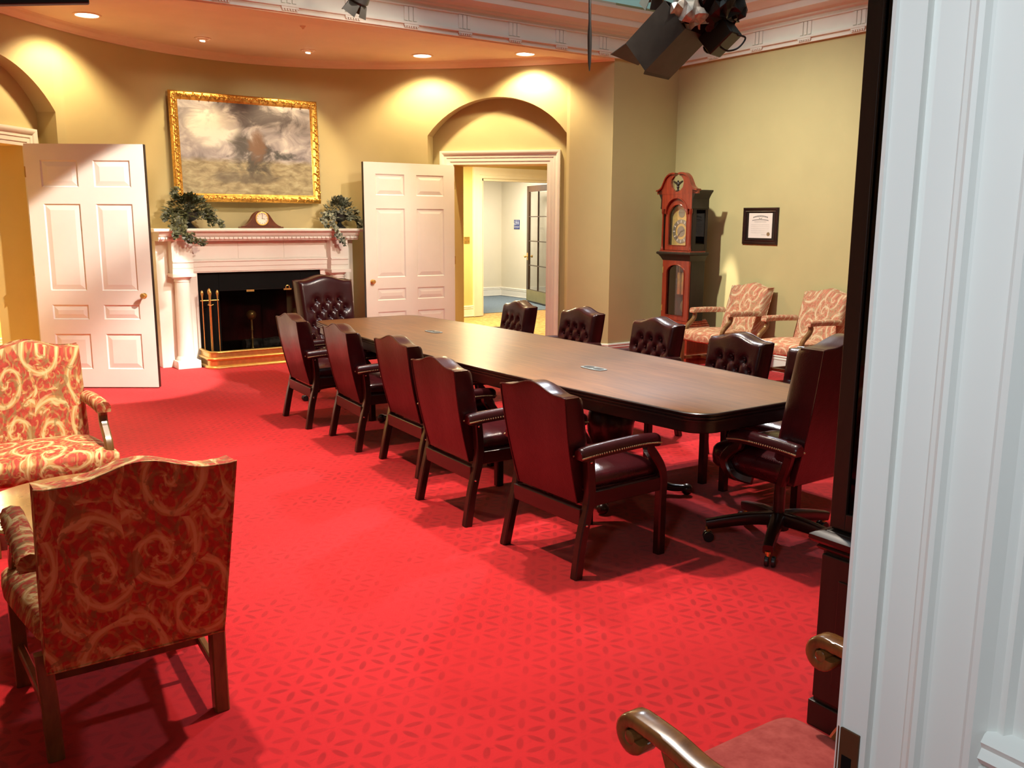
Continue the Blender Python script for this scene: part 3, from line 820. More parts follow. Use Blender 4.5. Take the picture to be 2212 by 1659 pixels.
for i in range(44): dn.box((-1.15 + i * .0525, -.212, 1.432), (-1.15 + i * .0525 + .03, -.186, 1.452))
stuff(obj('dentils', dn, M['white'], fp, smooth=0))
sh = MB(); sh.prism([(HB + .15, 1.508), (-.25, 1.508), (-.27, 1.512), (-.28, 1.522), (-.28, 1.540), (-.275, 1.545), (HB + .15, 1.545)], -1.23, 1.25, lambda u, v, d: (d, u, v))
obj('mantel_shelf', sh, M['white'], fp, smooth=0)
# firebox
fb = MB()
fb.add([(-.735, 0, .002), (.735, 0, .002), (.735, 0, 1.05), (-.735, 0, 1.05), (-.62, .42, .002), (.62, .42, .002), (.62, .42, 1.05), (-.62, .42, 1.05)],
       [(0, 1, 5, 4), (1, 2, 6, 5), (2, 3, 7, 6), (3, 0, 4, 7), (4, 5, 6, 7)])
obj('firebox', fb, M['blackmetal'], fp, smooth=0)
sd = MB(); sd.box((-.735, .02, .002), (-.49, .05, 1.05)); sd.box((.49, .02, .002), (.735, .05, 1.05)); sd.box((-.49, .02, .84), (.49, .05, 1.05))
obj('slate_surround', sd, M['blackmetal'], fp, smooth=0, bevel=.003)
gd = MB(); gd.box((-.488, .028, .835), (.488, .045, .848)); obj('hood_bar', gd, M['plastic'], fp, smooth=0)
h1 = MB(); h1.box((-.175, .012, .815), (-.085, .020, .838)); h1.box((-.165, .018, .822), (-.155, .03, .832)); h1.box((-.105, .018, .822), (-.095, .03, .832)); obj('handle', h1, M['brass'], fp, smooth=0)
h2 = MB(); h2.box((.275, .012, .818), (.37, .020, .836)); h2.tube([(.30, .014, .836), (.302, .01, .862), (.315, .006, .872), (.33, .006, .872), (.343, .01, .862), (.345, .014, .836)], .005, 6); obj('handle', h2, M['brass'], fp)
for x0 in (-.40, .08):
    gdr = MB(); gdr.box((x0 - .09, .035, .02), (x0 + .41, .037, .835)); obj('glass_door', gdr, M['fireglass'], fp, smooth=0)
# andirons and logs behind the doors
for x in (-.105, .45):
    a = thing('andiron', 'brass ball topped andiron in the firebox, ' + ('in front of the ash grey log' if x < 0 else 'behind the far swivel armchair'), 'andiron', (FX + x, 10.35 + .10, .002))
    b = MB(); b.lathe([(.030, 0), (.030, .02), (.014, .04), (.012, .10), (.022, .115), (.022, .135), (.012, .15), (.012, .24), (.020, .25), (.012, .262), (.010, .34), (.018, .35), (.012, .36), (.012, .475)], 12); obj('post', b, M['brass'], a)
    b = MB(); b.ball((0, 0, .53), .058, 16, 10); obj('ball', b, M['brass'], a)
    b = MB(); b.sweep([(0, 0, .09), (0, .19, .09)], rsec(.02, .02)); b.box((-.012, .165, 0), (.012, .19, .09)); b.sweep([(-.07, 0, .012), (0, 0, .035), (.07, 0, .012)], rsec(.022, .022)); obj('foot_bar', b, M['blackmetal'], a)
for i, (x, y, z, l, r, rz) in enumerate(((.12, .20, .165, .60, .062, .04), (.20, .345, .16, .5, .055, -.06))):
    lg = MB(); pts = [(-l / 2 + l * k / 6, .012 * math.sin(k * 2.1), .008 * math.cos(k * 1.7)) for k in range(7)]
    lg.tube(pts, [r * (1 + .08 * math.sin(k * 3 + i)) for k in range(7)], 10)
    tag(obj('log', lg, M['log'], T=Tm((FX + x, 10.35 + y, z), rz)), ('ash grey log lying across the andirons' if i == 0 else 'smaller log behind the front log in the firebox'), 'log')

# brass fender standing on the carpet
fd = thing('fireplace_fender', 'polished brass fender with rounded corners round the hearth', 'fender', (FX, 10.05, 0))
path = [(-.745, .275, 0), (-.745, .05, 0)] + [(-.645 - .10 * math.cos(a), .01 - .10 * math.sin(a), 0) for a in np.linspace(.15, PI / 2 - .05, 7)] + [(-.5, -.09, 0), (.5, -.09, 0)] + \
       [(.645 + .10 * math.sin(a), .01 - .10 * math.cos(a), 0) for a in np.linspace(.05, PI / 2 - .15, 7)] + [(.745, .05, 0), (.745, .275, 0)]
def fpart(name, sec, mat='brass'):
    m = MB(); m.sweep([Vector(p) for p in path], sec, up=(0, 0, 1)); return obj(name, m, M[mat], fd, smooth=40)
fpart('base_moulding', [(-.010, .0), (.030, .0), (.032, .012), (.026, .022), (.016, .030), (.010, .034), (-.010, .034)])
fpart('panel', [(0, .034), (.006, .034), (.006, .09), (0, .09)])
fpart('rope_moulding', [(-.004, .09), (.016, .09), (.026, .100), (.028, .112), (.020, .124), (.008, .128), (-.004, .128)])
fpart('panel', [(0, .128), (.005, .128), (.004, .178), (0, .178)])
fpart('top_rail', [(-.012, .178), (.016, .178), (.022, .184), (.020, .192), (.008, .198), (-.012, .196)])

# fire tools
ft = thing('fire_tool_set', 'brass fire tools hanging on a stand at the left of the firebox', 'fire tools', (2.872, 10.22, 0))
b = MB(); b.lathe([(.068, .0), (.068, .012), (.05, .025), (.02, .035), (.010, .05), (.009, .70), (.016, .71), (.009, .72), (.009, .80), (.018, .82), (.021, .845), (.014, .87), (0, .885)], 16); obj('stand', b, M['brass'], ft)
b = MB(); b.sweep([(-.10, 0, .745), (.10, 0, .745)], rsec(.014, .012)); b.tube([(-.03, -.03, .70), (0, -.045, .69), (.03, -.03, .70)], .005, 6); obj('hanger', b, M['brass'], ft)
for i, (x, y) in enumerate(((-.085, -.018), (.085, -.018), (0, -.035))):
    b = MB(); b.lathe([(.0055, .12), (.0055, .74), (.009, .745), (.006, .76), (.010, .80), (.016, .825), (.015, .845), (.006, .86), (0, .862)], 10, c=(x, y, 0))
    o = obj(('poker', 'tongs', 'shovel')[i], b, M['brass'], ft)
    e = MB()
    if i == 0: e.tube([(x, y, .12), (x + .004, y, .07), (x + .022, y, .075)], .006, 6)
    elif i == 1: e.sweep([(x, y, .14), (x + .012, y, .07)], rsec(.012, .006)); e.sweep([(x, y, .14), (x - .012, y, .07)], rsec(.012, .006))
    else: e.prism([(-.045, .05), (.045, .05), (.045, .13), (.02, .17), (-.02, .17), (-.045, .13)], y - .004, y + .002, lambda u, v, d: (x + u, d, v))
    obj('tip', e, M['brass'], o)

# ------------------------------------------------------------------ framed picture above the mantel
PW, PH = 1.735, 1.215
pc = thing('framed_painting', 'stormy moorland painting in a carved gilt frame above the mantel', 'painting', (3.52, 10.575, 1.842))
pc.rotation_euler = (math.radians(-2.0), 0, 0)
cv = MB(); cv.box((-PW / 2 + .09, -.012, -PH / 2 + .09), (PW / 2 - .09, .006, PH / 2 - .09))
obj('canvas', cv, M['painting'], pc, smooth=0, T=Tm((0, 0, PH / 2)))
def frame_sweep(parent, name, w, h, prof, mat, T=None, smooth=40):
    m = MB(); pts = [(-w / 2, 0, -h / 2), (w / 2, 0, -h / 2), (w / 2, 0, h / 2), (-w / 2, 0, h / 2)]
    m.sweep(pts, prof, up=(0, -1, 0), closed=True); return obj(name, m, mat, parent, smooth=smooth, T=T)
# side (+) of the sweep looks outwards; measured from the outer edge inwards
frame_sweep(pc, 'frame', PW - .19, PH - .19, [(0, -.005), (0, .012), (.010, .018), (.016, .024), (.045, .040), (.072, .046), (.082, .040), (.092, .020), (.095, -.005)], M['gold'], Tm((0, 0, PH / 2)), 50)
rnd = random.Random(4)
om = MB()
def orn(x, z, ang, s):
    T = Tm((x, -.046, z)) @ Matrix.Rotation(ang, 4, 'Y')
    om.ball((0, 0, 0), .5, 6, 4, T=T @ Matrix.Diagonal((s * 1.5, s * .8, s * .8, 1)))
    for q in (-1, 1):
        om.ball((0, 0, 0), .5, 6, 4, T=T @ Matrix.Translation((q * s * .75, .002, q * s * .35)) @ Matrix.Rotation(q * .7, 4, 'Y') @ Matrix.Diagonal((s * .9, s * .7, s * .45, 1)))
for i in range(34):
    x = -PW / 2 + .05 + (PW - .1) * i / 33
    for z, sg in ((.044, 1), (PH - .044, -1)): orn(x, z + rnd.uniform(-.006, .006), (.5 if i % 2 else -.5), .033 + rnd.uniform(-.005, .005))
for i in range(1, 23):
    z = .05 + (PH - .1) * i / 23
    for x in (-PW / 2 + .044, PW / 2 - .044): orn(x + rnd.uniform(-.006, .006), z, PI / 2 + (.5 if i % 2 else -.5), .033 + rnd.uniform(-.005, .005))
stuff(obj('carved_ornament', om, M['gold'], pc, smooth=60))

# ------------------------------------------------------------------ things on the mantel
MZ = 1.5455
mc = thing('mantel_clock', 'small humpbacked wooden mantel clock with a cream dial under the painting', 'clock', (3.565, 10.40, MZ))
def hump(x):
    ax = abs(x)
    if ax < .10: return .055 + .145 * math.sqrt(max(0, 1 - (ax / .128) ** 2))
    u = (ax - .10) / .125; return .055 - .03 + .03 * (1 - u) + (hump(.0999) - .055) * (1 - u) ** 2.2 if u < 1 else .025
xs_ = np.linspace(-.225, .225, 46)
out = [(-.225, .018)] + [(.225, .018)] + [(x, max(.026, hump(x))) for x in reversed(xs_)]
b = MB(); b.prism(out, -.045, .045, lambda u, v, d: (u, d, v)); obj('case', b, M['clockcase'], mc, smooth=30, bevel=.003)
b = MB(); b.box((-.252, -.06, 0), (.252, .06, .018)); obj('base', b, M['clockcase'], mc, smooth=0, bevel=.004)
b = MB(); b.lathe([(.078, 0), (.078, .010), (.070, .016), (.066, .010)], 28, ring=True, T=Tm((0, -.045, .112), 0, PI / 2)); obj('bezel', b, M['brass'], mc)
dl = MB(); dl.lathe([(0, 0), (.068, 0), (.068, .004), (0, .004)], 28, T=Tm((0, -.046, .112), 0, PI / 2)); dial = obj('dial', dl, M['paper'], mc)
hd_ = MB()
for k in range(12):
    a = k * PI / 6; hd_.box((-.002, -.0525, .050), (.002, -.0505, .061), T=Matrix.Translation((0, 0, .112)) @ Matrix.Rotation(a, 4, 'Y'))
stuff(obj('hour_marks', hd_, M['ink'], dial, smooth=0))
for nm, a, l in (('hour_hand', 1.75, .034), ('minute_hand', .1, .05)):
    b = MB(); b.box((-.0025, -.0545, -.006), (.0025, -.0528, l), T=Matrix.Translation((0, 0, .112)) @ Matrix.Rotation(a, 4, 'Y')); obj(nm, b, M['ink'], dial, smooth=0)

def leaf_mesh(mb, c, d, up, s):
    """five-pointed ivy leaf, folded along its rib"""
    d = d.normalized(); sd = d.cross(up)
    if sd.length < 1e-4: sd = d.cross(Vector((1, 0, 0)))
    sd.normalize(); nn = sd.cross(d)
    o = [(0, 0), (-.18, .42), (.12, .34), (.22, .62), (.5, .28), (1.0, 0), (.5, -.28), (.22, -.62), (.12, -.34), (-.18, -.42)]
    vs = [c + d * (u * s) + sd * (w * s) + nn * (-.22 * abs(w) * s) for u, w in o]
    mb.add(vs, [(0, 1, 2), (0, 2, 3, 4), (0, 4, 5), (0, 5, 6), (0, 6, 7, 8), (0, 8, 9)])
def ivy_urn(x, y, label, mat, seed, strands, spread):
    rn = random.Random(seed)
    t = thing('ivy_urn', label, 'planter', (x, y, MZ), group=None)
    b = MB(); b.lathe([(.075, 0), (.075, .010), (.060, .022), (.030, .050), (.022, .068), (.030, .078), (.060, .088), (.092, .108), (.112, .140), (.118, .172), (.112, .178), (.104, .170), (.09, .155), (0, .150)], 26)
    obj('urn', b, M['plastic'], t)
    fo = MB(); stm = MB()
    for i in range(430):
        th = rn.uniform(0, 2 * PI); ph = rn.uniform(.05, 1.65); r = rn.uniform(.5, 1.0) ** .6
        p = Vector((math.cos(th) * math.sin(ph) * spread * r, -.03 + math.sin(th) * math.sin(ph) * .17 * r, .125 + math.cos(ph) * .25 * r))
        d = Vector((p.x, p.y * 1.2 - .06, p.z - .22 + rn.uniform(-.06, .03)))
        leaf_mesh(fo, p, d, Vector((rn.uniform(-.5, .5), rn.uniform(-.9, -.2), 1)), rn.uniform(.030, .054))
    for (pts) in strands:
        P = bez(pts, 10); stm.tube(P, .0022, 4)
        for k in range(2, len(P), 1):
            for q in range(3):
                d = Vector((rn.uniform(-1, 1), rn.uniform(-.9, .1), rn.uniform(-.9, .5)))
                leaf_mesh(fo, P[k] + Vector((rn.uniform(-.028, .028), rn.uniform(-.02, -.002), rn.uniform(-.028, .028) if P[k].z > .05 or P[k].z < -.07 else 0)), d, Vector((rn.uniform(-.3, .3), -1, .5)), rn.uniform(.026, .046))
    stuff(obj('ivy_leaves', fo, M[mat], t, smooth=0)); obj('ivy_stems', stm, M['ivy'], t)
    return t
S1 = [[(0, 0, .16), (-.12, -.06, .20), (-.24, -.08, .17), (-.29, -.09, .10)], [(0, -.05, .16), (-.10, -.12, .17), (-.20, -.26, .07), (-.19, -.325, -.02), (-.10, -.335, -.12), (.07, -.33, -.14)],
      [(-.05, -.05, .16), (-.17, -.12, .12), (-.23, -.20, .03), (-.24, -.32, .0), (-.23, -.325, -.08)], [(0, 0, .16), (.16, -.06, .19), (.27, -.09, .12), (.33, -.10, .03)], [(0, 0, .2), (-.06, -.02, .30), (-.16, -.02, .36), (-.14, -.03, .42)],
      [(0, 0, .2), (.06, -.02, .30), (.13, -.03, .33)], [(0, 0, .18), (.14, -.08, .14), (.22, -.12, .05)], [(0, -.03, .16), (-.08, -.14, .12), (-.14, -.25, .05), (-.13, -.32, -.03), (-.05, -.33, -.10)]]
S2 = [[(0, -.04, .16), (-.12, -.12, .20), (-.20, -.24, .10), (-.19, -.325, -.01), (-.16, -.335, -.09), (-.11, -.33, -.17)], [(0, -.03, .16), (-.18, -.12, .18), (-.28, -.15, .11), (-.24, -.18, .02)],
      [(0, 0, .18), (.12, -.06, .17), (.20, -.10, .08), (.22, -.14, .00)], [(0, 0, .2), (.04, -.02, .31), (.05, -.03, .34)], [(0, 0, .18), (.16, -.05, .12), (.24, -.27, .04), (.26, -.33, -.04), (.25, -.335, -.14)]]
ivy_urn(2.735, 10.36, 'black urn with dark trailing ivy on the left of the mantel shelf', 'ivy', 3, S1, .30)
ivy_urn(4.535, 10.36, 'black urn with pale variegated ivy on the right of the mantel shelf', 'ivyv', 8, S2, .24)

# ------------------------------------------------------------------ recessed downlights in the soffit
def downlight(x, y, r, label, group, power, ang, target, eyeball=False):
    t = thing('downlight', label, 'ceiling light', (x, y, ZS), group=group)
    b = MB(); b.lathe([(r + .022, -.0005), (r + .020, -.007), (r, -.009), (r - .003, -.002), (r - .003, -.0004)], 28, ring=True); obj('trim_ring', b, M['soffit'], t)
    if eyeball:
        b = MB(); b.ball((0, 0, .004), r * .9, 16, 8, sc=(1, 1, .5)); obj('eyeball', b, M['soffit'], t)
        b = MB(); b.lathe([(0, 0), (r * .42, 0), (r * .42, .004), (0, .004)], 16, T=Tm((.0, .012, -r * .46)) @ Matrix.Rotation(.35, 4, 'X')); obj('lens', b, M['lamp'], t)
    else:
        b = MB(); b.lathe([(0, -.003), (r - .004, -.003), (r - .004, -.001), (0, -.001)], 24); obj('lens', b, M['lamp'], t)
    s = spot('downlight_beam', (x, y, ZS - .035), target, power, ang, .55, (1, .80, .46), .05)
    s.parent = t; s.matrix_parent_inverse = Matrix.Translation(t.location).inverted()
for (x, y, nm) in ((1.70, 9.55, 'large lit recessed ceiling light above the left arched doorway'), (5.27, 9.54, 'large lit recessed ceiling light between the painting and the right arch'), (6.17, 8.74, 'lit recessed ceiling light above the right arch, partly behind the header')):
    w = wn(x); downlight(x, y, .105, nm, 'large recessed lights', 135, 124, (x - w.x * .30, y - w.y * .30, 2.2))
for (x, y, tx, nm) in ((2.90, 10.03, 3.0, 'small eyeball spotlight above the left half of the painting'), (4.07, 10.02, 4.0, 'small eyeball spotlight above the right half of the painting')):
    downlight(x, y, .065, nm, 'small eyeball spotlights', 110, 76, (tx, 10.56, 2.35), True)
b = MB(); b.lathe([(0, -.03), (.008, -.03), (.012, -.018), (.03, -.004), (.03, 0), (0, 0)], 12); tag(obj('ceiling_sprinkler', b, M['soffit'], T=Tm((3.54, 8.83, ZS))), 'tiny fire sprinkler in the soffit near its front edge', 'sprinkler')
# ------------------------------------------------------------------ conference table
TX, TY, TL = 3.515, 5.185, 4.72
def table_outline(inset=0, nseg=10):
    def hw(u): return .495 + .145 * (1 - (abs(u)) ** 2.2)          # boat shaped half width
    hl = TL / 2; pts = []
    r = .15
    ys = np.linspace(-(hl - r), hl - r, 25)
    for y in ys: pts.append((hw(y / hl) - inset, y))
    w1 = hw((hl - r) / hl) - inset
    for i in range(1, nseg): a = PI / 2 * i / nseg; pts.append((w1 - r * .95 * (1 - math.cos(a)), hl - r + (r - inset) * math.sin(a)))
    for i in range(nseg - 1, 0, -1): a = PI / 2 * i / nseg; pts.append((-(w1 - r * .95 * (1 - math.cos(a))), hl - r + (r - inset) * math.sin(a)))
    for y in reversed(ys): pts.append((-(hw(y / hl) - inset), y))
    for i in range(1, nseg): a = PI / 2 * i / nseg; pts.append((-(w1 - r * .95 * (1 - math.cos(a))), -(hl - r + (r - inset) * math.sin(a))))
    for i in range(nseg - 1, 0, -1): a = PI / 2 * i / nseg; pts.append(((w1 - r * .95 * (1 - math.cos(a))), -(hl - r + (r - inset) * math.sin(a))))
    return pts
tb = thing('conference_table', 'long boat-shaped brown conference table with dark moulded edge', 'table', (TX, TY, 0))
mtop = MB(); ol = table_outline(.012); mtop.prism(ol, .748, .760, lambda u, v, d: (u, v, d)); obj('tabletop', mtop, M['table'], tb, smooth=0)
def ring_loft(levels):
    m = MB(); n = len(table_outline(0)); vs = []
    for ins, z in levels: vs += [(u, v, z) for u, v in table_outline(ins)]
    fs = [(k * n + j, k * n + (j + 1) % n, (k + 1) * n + (j + 1) % n, (k + 1) * n + j) for k in range(len(levels) - 1) for j in range(n)]
    return m.add(vs, fs)
obj('moulded_edge', ring_loft([(.014, .7605), (.004, .7605), (0, .757), (0, .752), (.008, .749), (.008, .745), (.001, .742), (.001, .736), (.008, .733), (.008, .729), (.002, .726), (.002, .718), (.020, .712), (.06, .712)]), M['mahogany'], tb, smooth=30)
obj('apron', ring_loft([(.030, .713), (.030, .66), (.035, .655), (.06, .655), (.06, .713)]), M['mahogany'], tb, smooth=20)
un = MB(); un.prism(table_outline(.05), .70, .713, lambda u, v, d: (u, v, d)); obj('underside', un, M['mahogany'], tb, smooth=0)
for yy in (-1.14, 1.0):
    p = MB(); p.lathe([(.15, .66), (.15, .62), (.09, .60), (.075, .57), (.11, .545), (.135, .50), (.145, .44), (.14, .38), (.115, .31), (.085, .25), (.075, .225), (.095, .21), (.11, .19), (.11, .12), (.09, .10), (.03, .09)], 28, c=(0, yy, 0))
    ped = obj('pedestal', p, M['mahogany'], tb, smooth=40)
    q = MB(); q.box((-.36, yy - .22, .655), (.36, yy + .22, .70)); obj('bearer', q, M['mahogany'], ped, smooth=0)
    for k in range(4):
        a = PI / 4 + k * PI / 2; c, s_ = math.cos(a), math.sin(a)
        P = bez([(c * r, yy + s_ * r, z) for r, z in ((.07, .17), (.16, .165), (.27, .095), (.36, .05), (.43, .045), (.47, .05))], 5)
        f_ = MB(); f_.sweep(P, rsec(.055, .05, .014), scale=[1.15 - .45 * i / (len(P) - 1) for i in range(len(P))])
        f_.ball((c * .475, yy + s_ * .475, .038), .036, 10, 8)
        obj('foot', f_, M['mahogany'], ped, smooth=45)
def grommet(x, y, label):
    t = thing('table_grommet', label, 'cable port', (x, y, .7602))
    b = MB(); pr = [(math.copysign(abs(math.cos(a)) ** .5, math.cos(a)) * .045, math.copysign(abs(math.sin(a)) ** .6, math.sin(a)) * .098) for a in np.linspace(0, 2 * PI, 33)[:-1]]
    b.prism(pr, 0, .004, lambda u, v, d: (u, v, d)); obj('plate', b, M['chrome_grey'], t, smooth=0, bevel=.0015)
    for q in (-.045, .045):
        c = MB(); c.prism([(u * .55, v * .34 + q) for u, v in pr], .0042, .0055, lambda u, v, d: (u, v, d)); obj('flap', c, M['plastic'], t, smooth=0)
M['chrome_grey'] = simple('grey_grommet', (.20, .23, .23), .45, var=.05)
grommet(3.53, 6.26, 'far grey cable port set in the table top'); grommet(3.46, 4.15, 'near grey cable port set in the table top')

# ------------------------------------------------------------------ leather chairs (local: +x is the way they face)
def tuft_back(name, parent, zb, zt, hump, wb_, wt, x_b, x_t, thick, rows, mat='leather'):
    """padded back: serpentine top, buttoned face. x_b, x_t: rear face at the bottom and top"""
    H = zt - zb
    def width(v): return wb_ + (wt - wb_) * v
    def ztop(s):                                  # s in -1..1 across the width
        a = abs(s)
        return zt + hump * (.5 + .5 * math.cos(PI * min(1, a / .78))) - .004 * (a > .9)
    btn = []
    for (zz, xs3) in rows: btn += [(q, zz) for q in xs3]
    def face(s, v):
        w = width(v); y = s * w / 2
        z = zb + v * (ztop(s) - zb)
        xr = x_b + (x_t - x_b) * v
        e = min(1, (1 - abs(s)) / .10); e2 = min(1, v / .07); e3 = min(1, (1 - v) / .06)
        puff = .030 * math.sqrt(max(0, 1 - (1 - e) ** 2)) * math.sqrt(max(0, 1 - (1 - e2) ** 2)) * math.sqrt(max(0, 1 - (1 - e3) ** 2))
        d = 0
        for by, bz in btn:
            r2 = ((y - by) / .034) ** 2 + ((z - bz) / .034) ** 2
            d += .026 * math.exp(-r2)
        # diagonal and vertical pleats between the buttons
        for i, (by, bz) in enumerate(btn):
            for by2, bz2 in btn[i + 1:]:
                L = math.hypot(by2 - by, bz2 - bz)
                if .03 < L < .105:
                    t = ((y - by) * (by2 - by) + (z - bz) * (bz2 - bz)) / L ** 2
                    if -.15 < t < 1.15:
                        dd = abs((y - by) * (bz2 - bz) - (z - bz) * (by2 - by)) / L
                        d += .010 * math.exp(-(dd / .011) ** 2)
        zmin = min(b[1] for b in btn)
        for by, bz in btn:
            if abs(bz - zmin) < .01 and z < bz: d += .008 * math.exp(-((y - by) / .011) ** 2)
        return (xr + thick + puff - min(d, .034), y, z)
    nu, nv = 41, 46
    m = MB(); m.grid(nu, nv, lambda a, b: face(a * 2 - 1, b))
    F = [[face(i / (nu - 1) * 2 - 1, j / (nv - 1)) for j in range(nv)] for i in range(nu)]
    rear = lambda p, v: (x_b + (x_t - x_b) * v - .012 * math.sin(PI * v), p[1], p[2])
    def edge(seq):
        k = len(seq); vs = []
        for p, v in seq:
            r = rear(p, v); mid = ((p[0] + r[0]) / 2, p[1], p[2])
            vs += [p, mid, r]
        fs = []
        for i in range(k - 1):
            for c in range(2): fs.append((i * 3 + c, (i + 1) * 3 + c, (i + 1) * 3 + c + 1, i * 3 + c + 1))
        m.add(vs, fs)
    top = [(F[i][nv - 1], 1.0) for i in range(nu)]; edge(top)
    edge([(F[0][j], j / (nv - 1)) for j in range(nv)]); edge([(F[nu - 1][j], j / (nv - 1)) for j in range(nv)])
    edge([(F[i][0], 0.0) for i in range(nu)])
    m.grid(nu, nv, lambda a, b: rear(face(a * 2 - 1, b), b))
    o = obj(name, m, M[mat], parent, smooth=50)
    pp = MB()                                                    # piping round the rear edge
    pts = [rear(F[0][j], j / (nv - 1)) for j in range(0, nv, 3)] + [rear(F[i][nv - 1], 1) for i in range(0, nu, 2)] + [rear(F[nu - 1][j], j / (nv - 1)) for j in range(nv - 1, -1, -3)]
    pp.tube(pts, .0045, 6); obj('piping', pp, M[mat], o)
    bb = MB()
    for by, bz in btn:
        v = (bz - zb) / H; bb.ball((x_b + (x_t - x_b) * v + thick + .008, by, bz), .010, 8, 5)
    stuff(obj('buttons', bb, M[mat], o))
    return o

def arm_pad(parent, s, pts, w=.062, h=.05):
    P = bez(pts, 6); m = MB()
    sec = [(-w/2, -h*.4), (-w/2, .0), (-w*.44, h*.3), (-w*.27, h*.52), (0, h*.6), (w*.27, h*.52), (w*.44, h*.3), (w/2, .0), (w/2, -h*.4)]
    n = len(P); sc = [1.0] * n; sc[0] = .8; sc[-1] = .72; sc[-2] = .93
    m.sweep(P, sec, scale=sc); o = obj('armrest', m, M['leather'], parent, smooth=50)
    nh = MB()
    for i in range(0, n - 1):
        for f in (0, .5):
            p = P[i].lerp(P[i + 1], f)
            for q in (-1, 1): nh.ball((p.x, p.y + q * w / 2, p.z - h * .12), .0048, 5, 4)
    stuff(obj('nailheads', nh, M['nail'], o))
    return o
def make_guest_chair():
    t = thing('guest_chair', '', 'chair')
    sec = rsec(.046, .046, .006, 1)
    for s in (-1, 1):
        y = s * .272
        m = MB(); m.sweep(bez([(0, s * .284, 0), (.035, s * .275, .18), (.078, s * .275, .36), (.082, y, .46), (.072, y, .575)], 5), sec, up=(1, 0, 0)); obj('rear_leg', m, M['mahogany'], t, smooth=40)
        m = MB(); P = bez([(.465, y, .585), (.462, y, .56), (.490, y, .525), (.540, y, .455), (.558, y, .39), (.556, y, .28), (.556, y, .0)], 6)
        m.sweep(P, rsec(.046, .050, .007, 1), up=(1, 0, 0)); obj('front_leg', m, M['mahogany'], t, smooth=40)
        arm_pad(t, s, [(.010, y, .588), (.10, y, .595), (.28, y, .602), (.42, y, .603), (.52, y, .594)], .068, .060)
        m = MB(); m.box((.09, y - .015, .335), (.545, y + .015, .405)); obj('side_rail', m, M['mahogany'], t, smooth=0, bevel=.004)
        m = MB(); m.ball((.045, s * .302, .255), .006, 6, 5); m.ball((.070, s * .297, .555), .006, 6, 5); stuff(obj('screw_caps', m, M['chrome'], t))
    m = MB(); m.box((.53, -.25, .335), (.565, .25, .405)); obj('front_rail', m, M['mahogany'], t, smooth=0, bevel=.004)
    m = MB(); m.box((.035, -.26, .245), (.075, .26, .325)); obj('rear_rail', m, M['mahogany'], t, smooth=0, bevel=.004)
    m = MB(); m.sq((.325, 0, .432), (.25, .252, .052), .45, .22, 40, 12, lambda x, y, z: (x, y, z + (.020 * (1 - (x / .25) ** 2) * (1 - (y / .252) ** 2) if z > 0 else 0)))
    obj('seat', m, M['leatherseat'], t, smooth=60)
    m = MB(); pts = [(.075, -.254, .408), (.575, -.254, .408), (.575, .254, .408), (.075, .254, .408)]; m.tube(pts, .007, 6, closed=True); obj('seat_welt', m, M['leatherseat'], t)
    tuft_back('backrest', t, .345, .862, .042, .455, .500, .045, -.056, .085,
              [(.735, (-.112, 0, .112)), (.665, (-.168, -.056, .056, .168)), (.595, (-.112, 0, .112)), (.525, (-.168, -.056, .056, .168))])
    return t
GC = 'burgundy leather guest chair '
guest = make_guest_chair(); first = [True]
def place(proto, used, x, y, deg, label, group):
    o = proto if not used[0] else copy_tree(proto)
    used[0] = True
    o.location = (x, y, 0); o.rotation_euler = (0, 0, math.radians(deg)); o['label'] = label; o['group'] = group
    return o
protos = []
LEFT = [(2.600, 6.925, -2, 'seen from behind, farthest of its row, in front of the fender'), (2.638, 6.05, -4.2, 'seen from behind, second from the fireplace end of its row'),
        (2.672, 5.22, -2, 'seen from behind, middle one of the row nearer the camera'), (2.445, 4.26, -1.4, 'seen from behind, second nearest of its row, arm and seat showing'),
        (2.470, 3.353, 1.8, 'seen from behind, nearest of all, beside the rounded table corner')]
RIGHT = [(4.84, 6.918, 172, 'with tufted front, across the table before the open doorway'), (4.935, 6.094, 178, 'with tufted front, across the table below the switch on the niche'),
         (4.925, 5.13, 178, 'with tufted front, across the table beside the grandfather clock'), (4.69, 4.08, 177, 'with tufted front, across the table before the paisley armchairs'),
         (4.665, 3.38, 180, 'with tufted front, half hidden behind the near swivel chair')]
used = [False]
# copies are taken from the prototype, so place the first one last
allc = LEFT + RIGHT
chairs = []
for i, (x, y, d, lb) in enumerate(allc[1:]):
    c = copy_tree(guest); c.location = (x, y, 0); c.rotation_euler = (0, 0, math.radians(d)); c['label'] = GC + lb; c['group'] = 'guest chairs along the conference table'
x, y, d, lb = allc[0]; guest.location = (x, y, 0); guest.rotation_euler = (0, 0, math.radians(d)); guest['label'] = GC + lb; guest['group'] = 'guest chairs along the conference table'

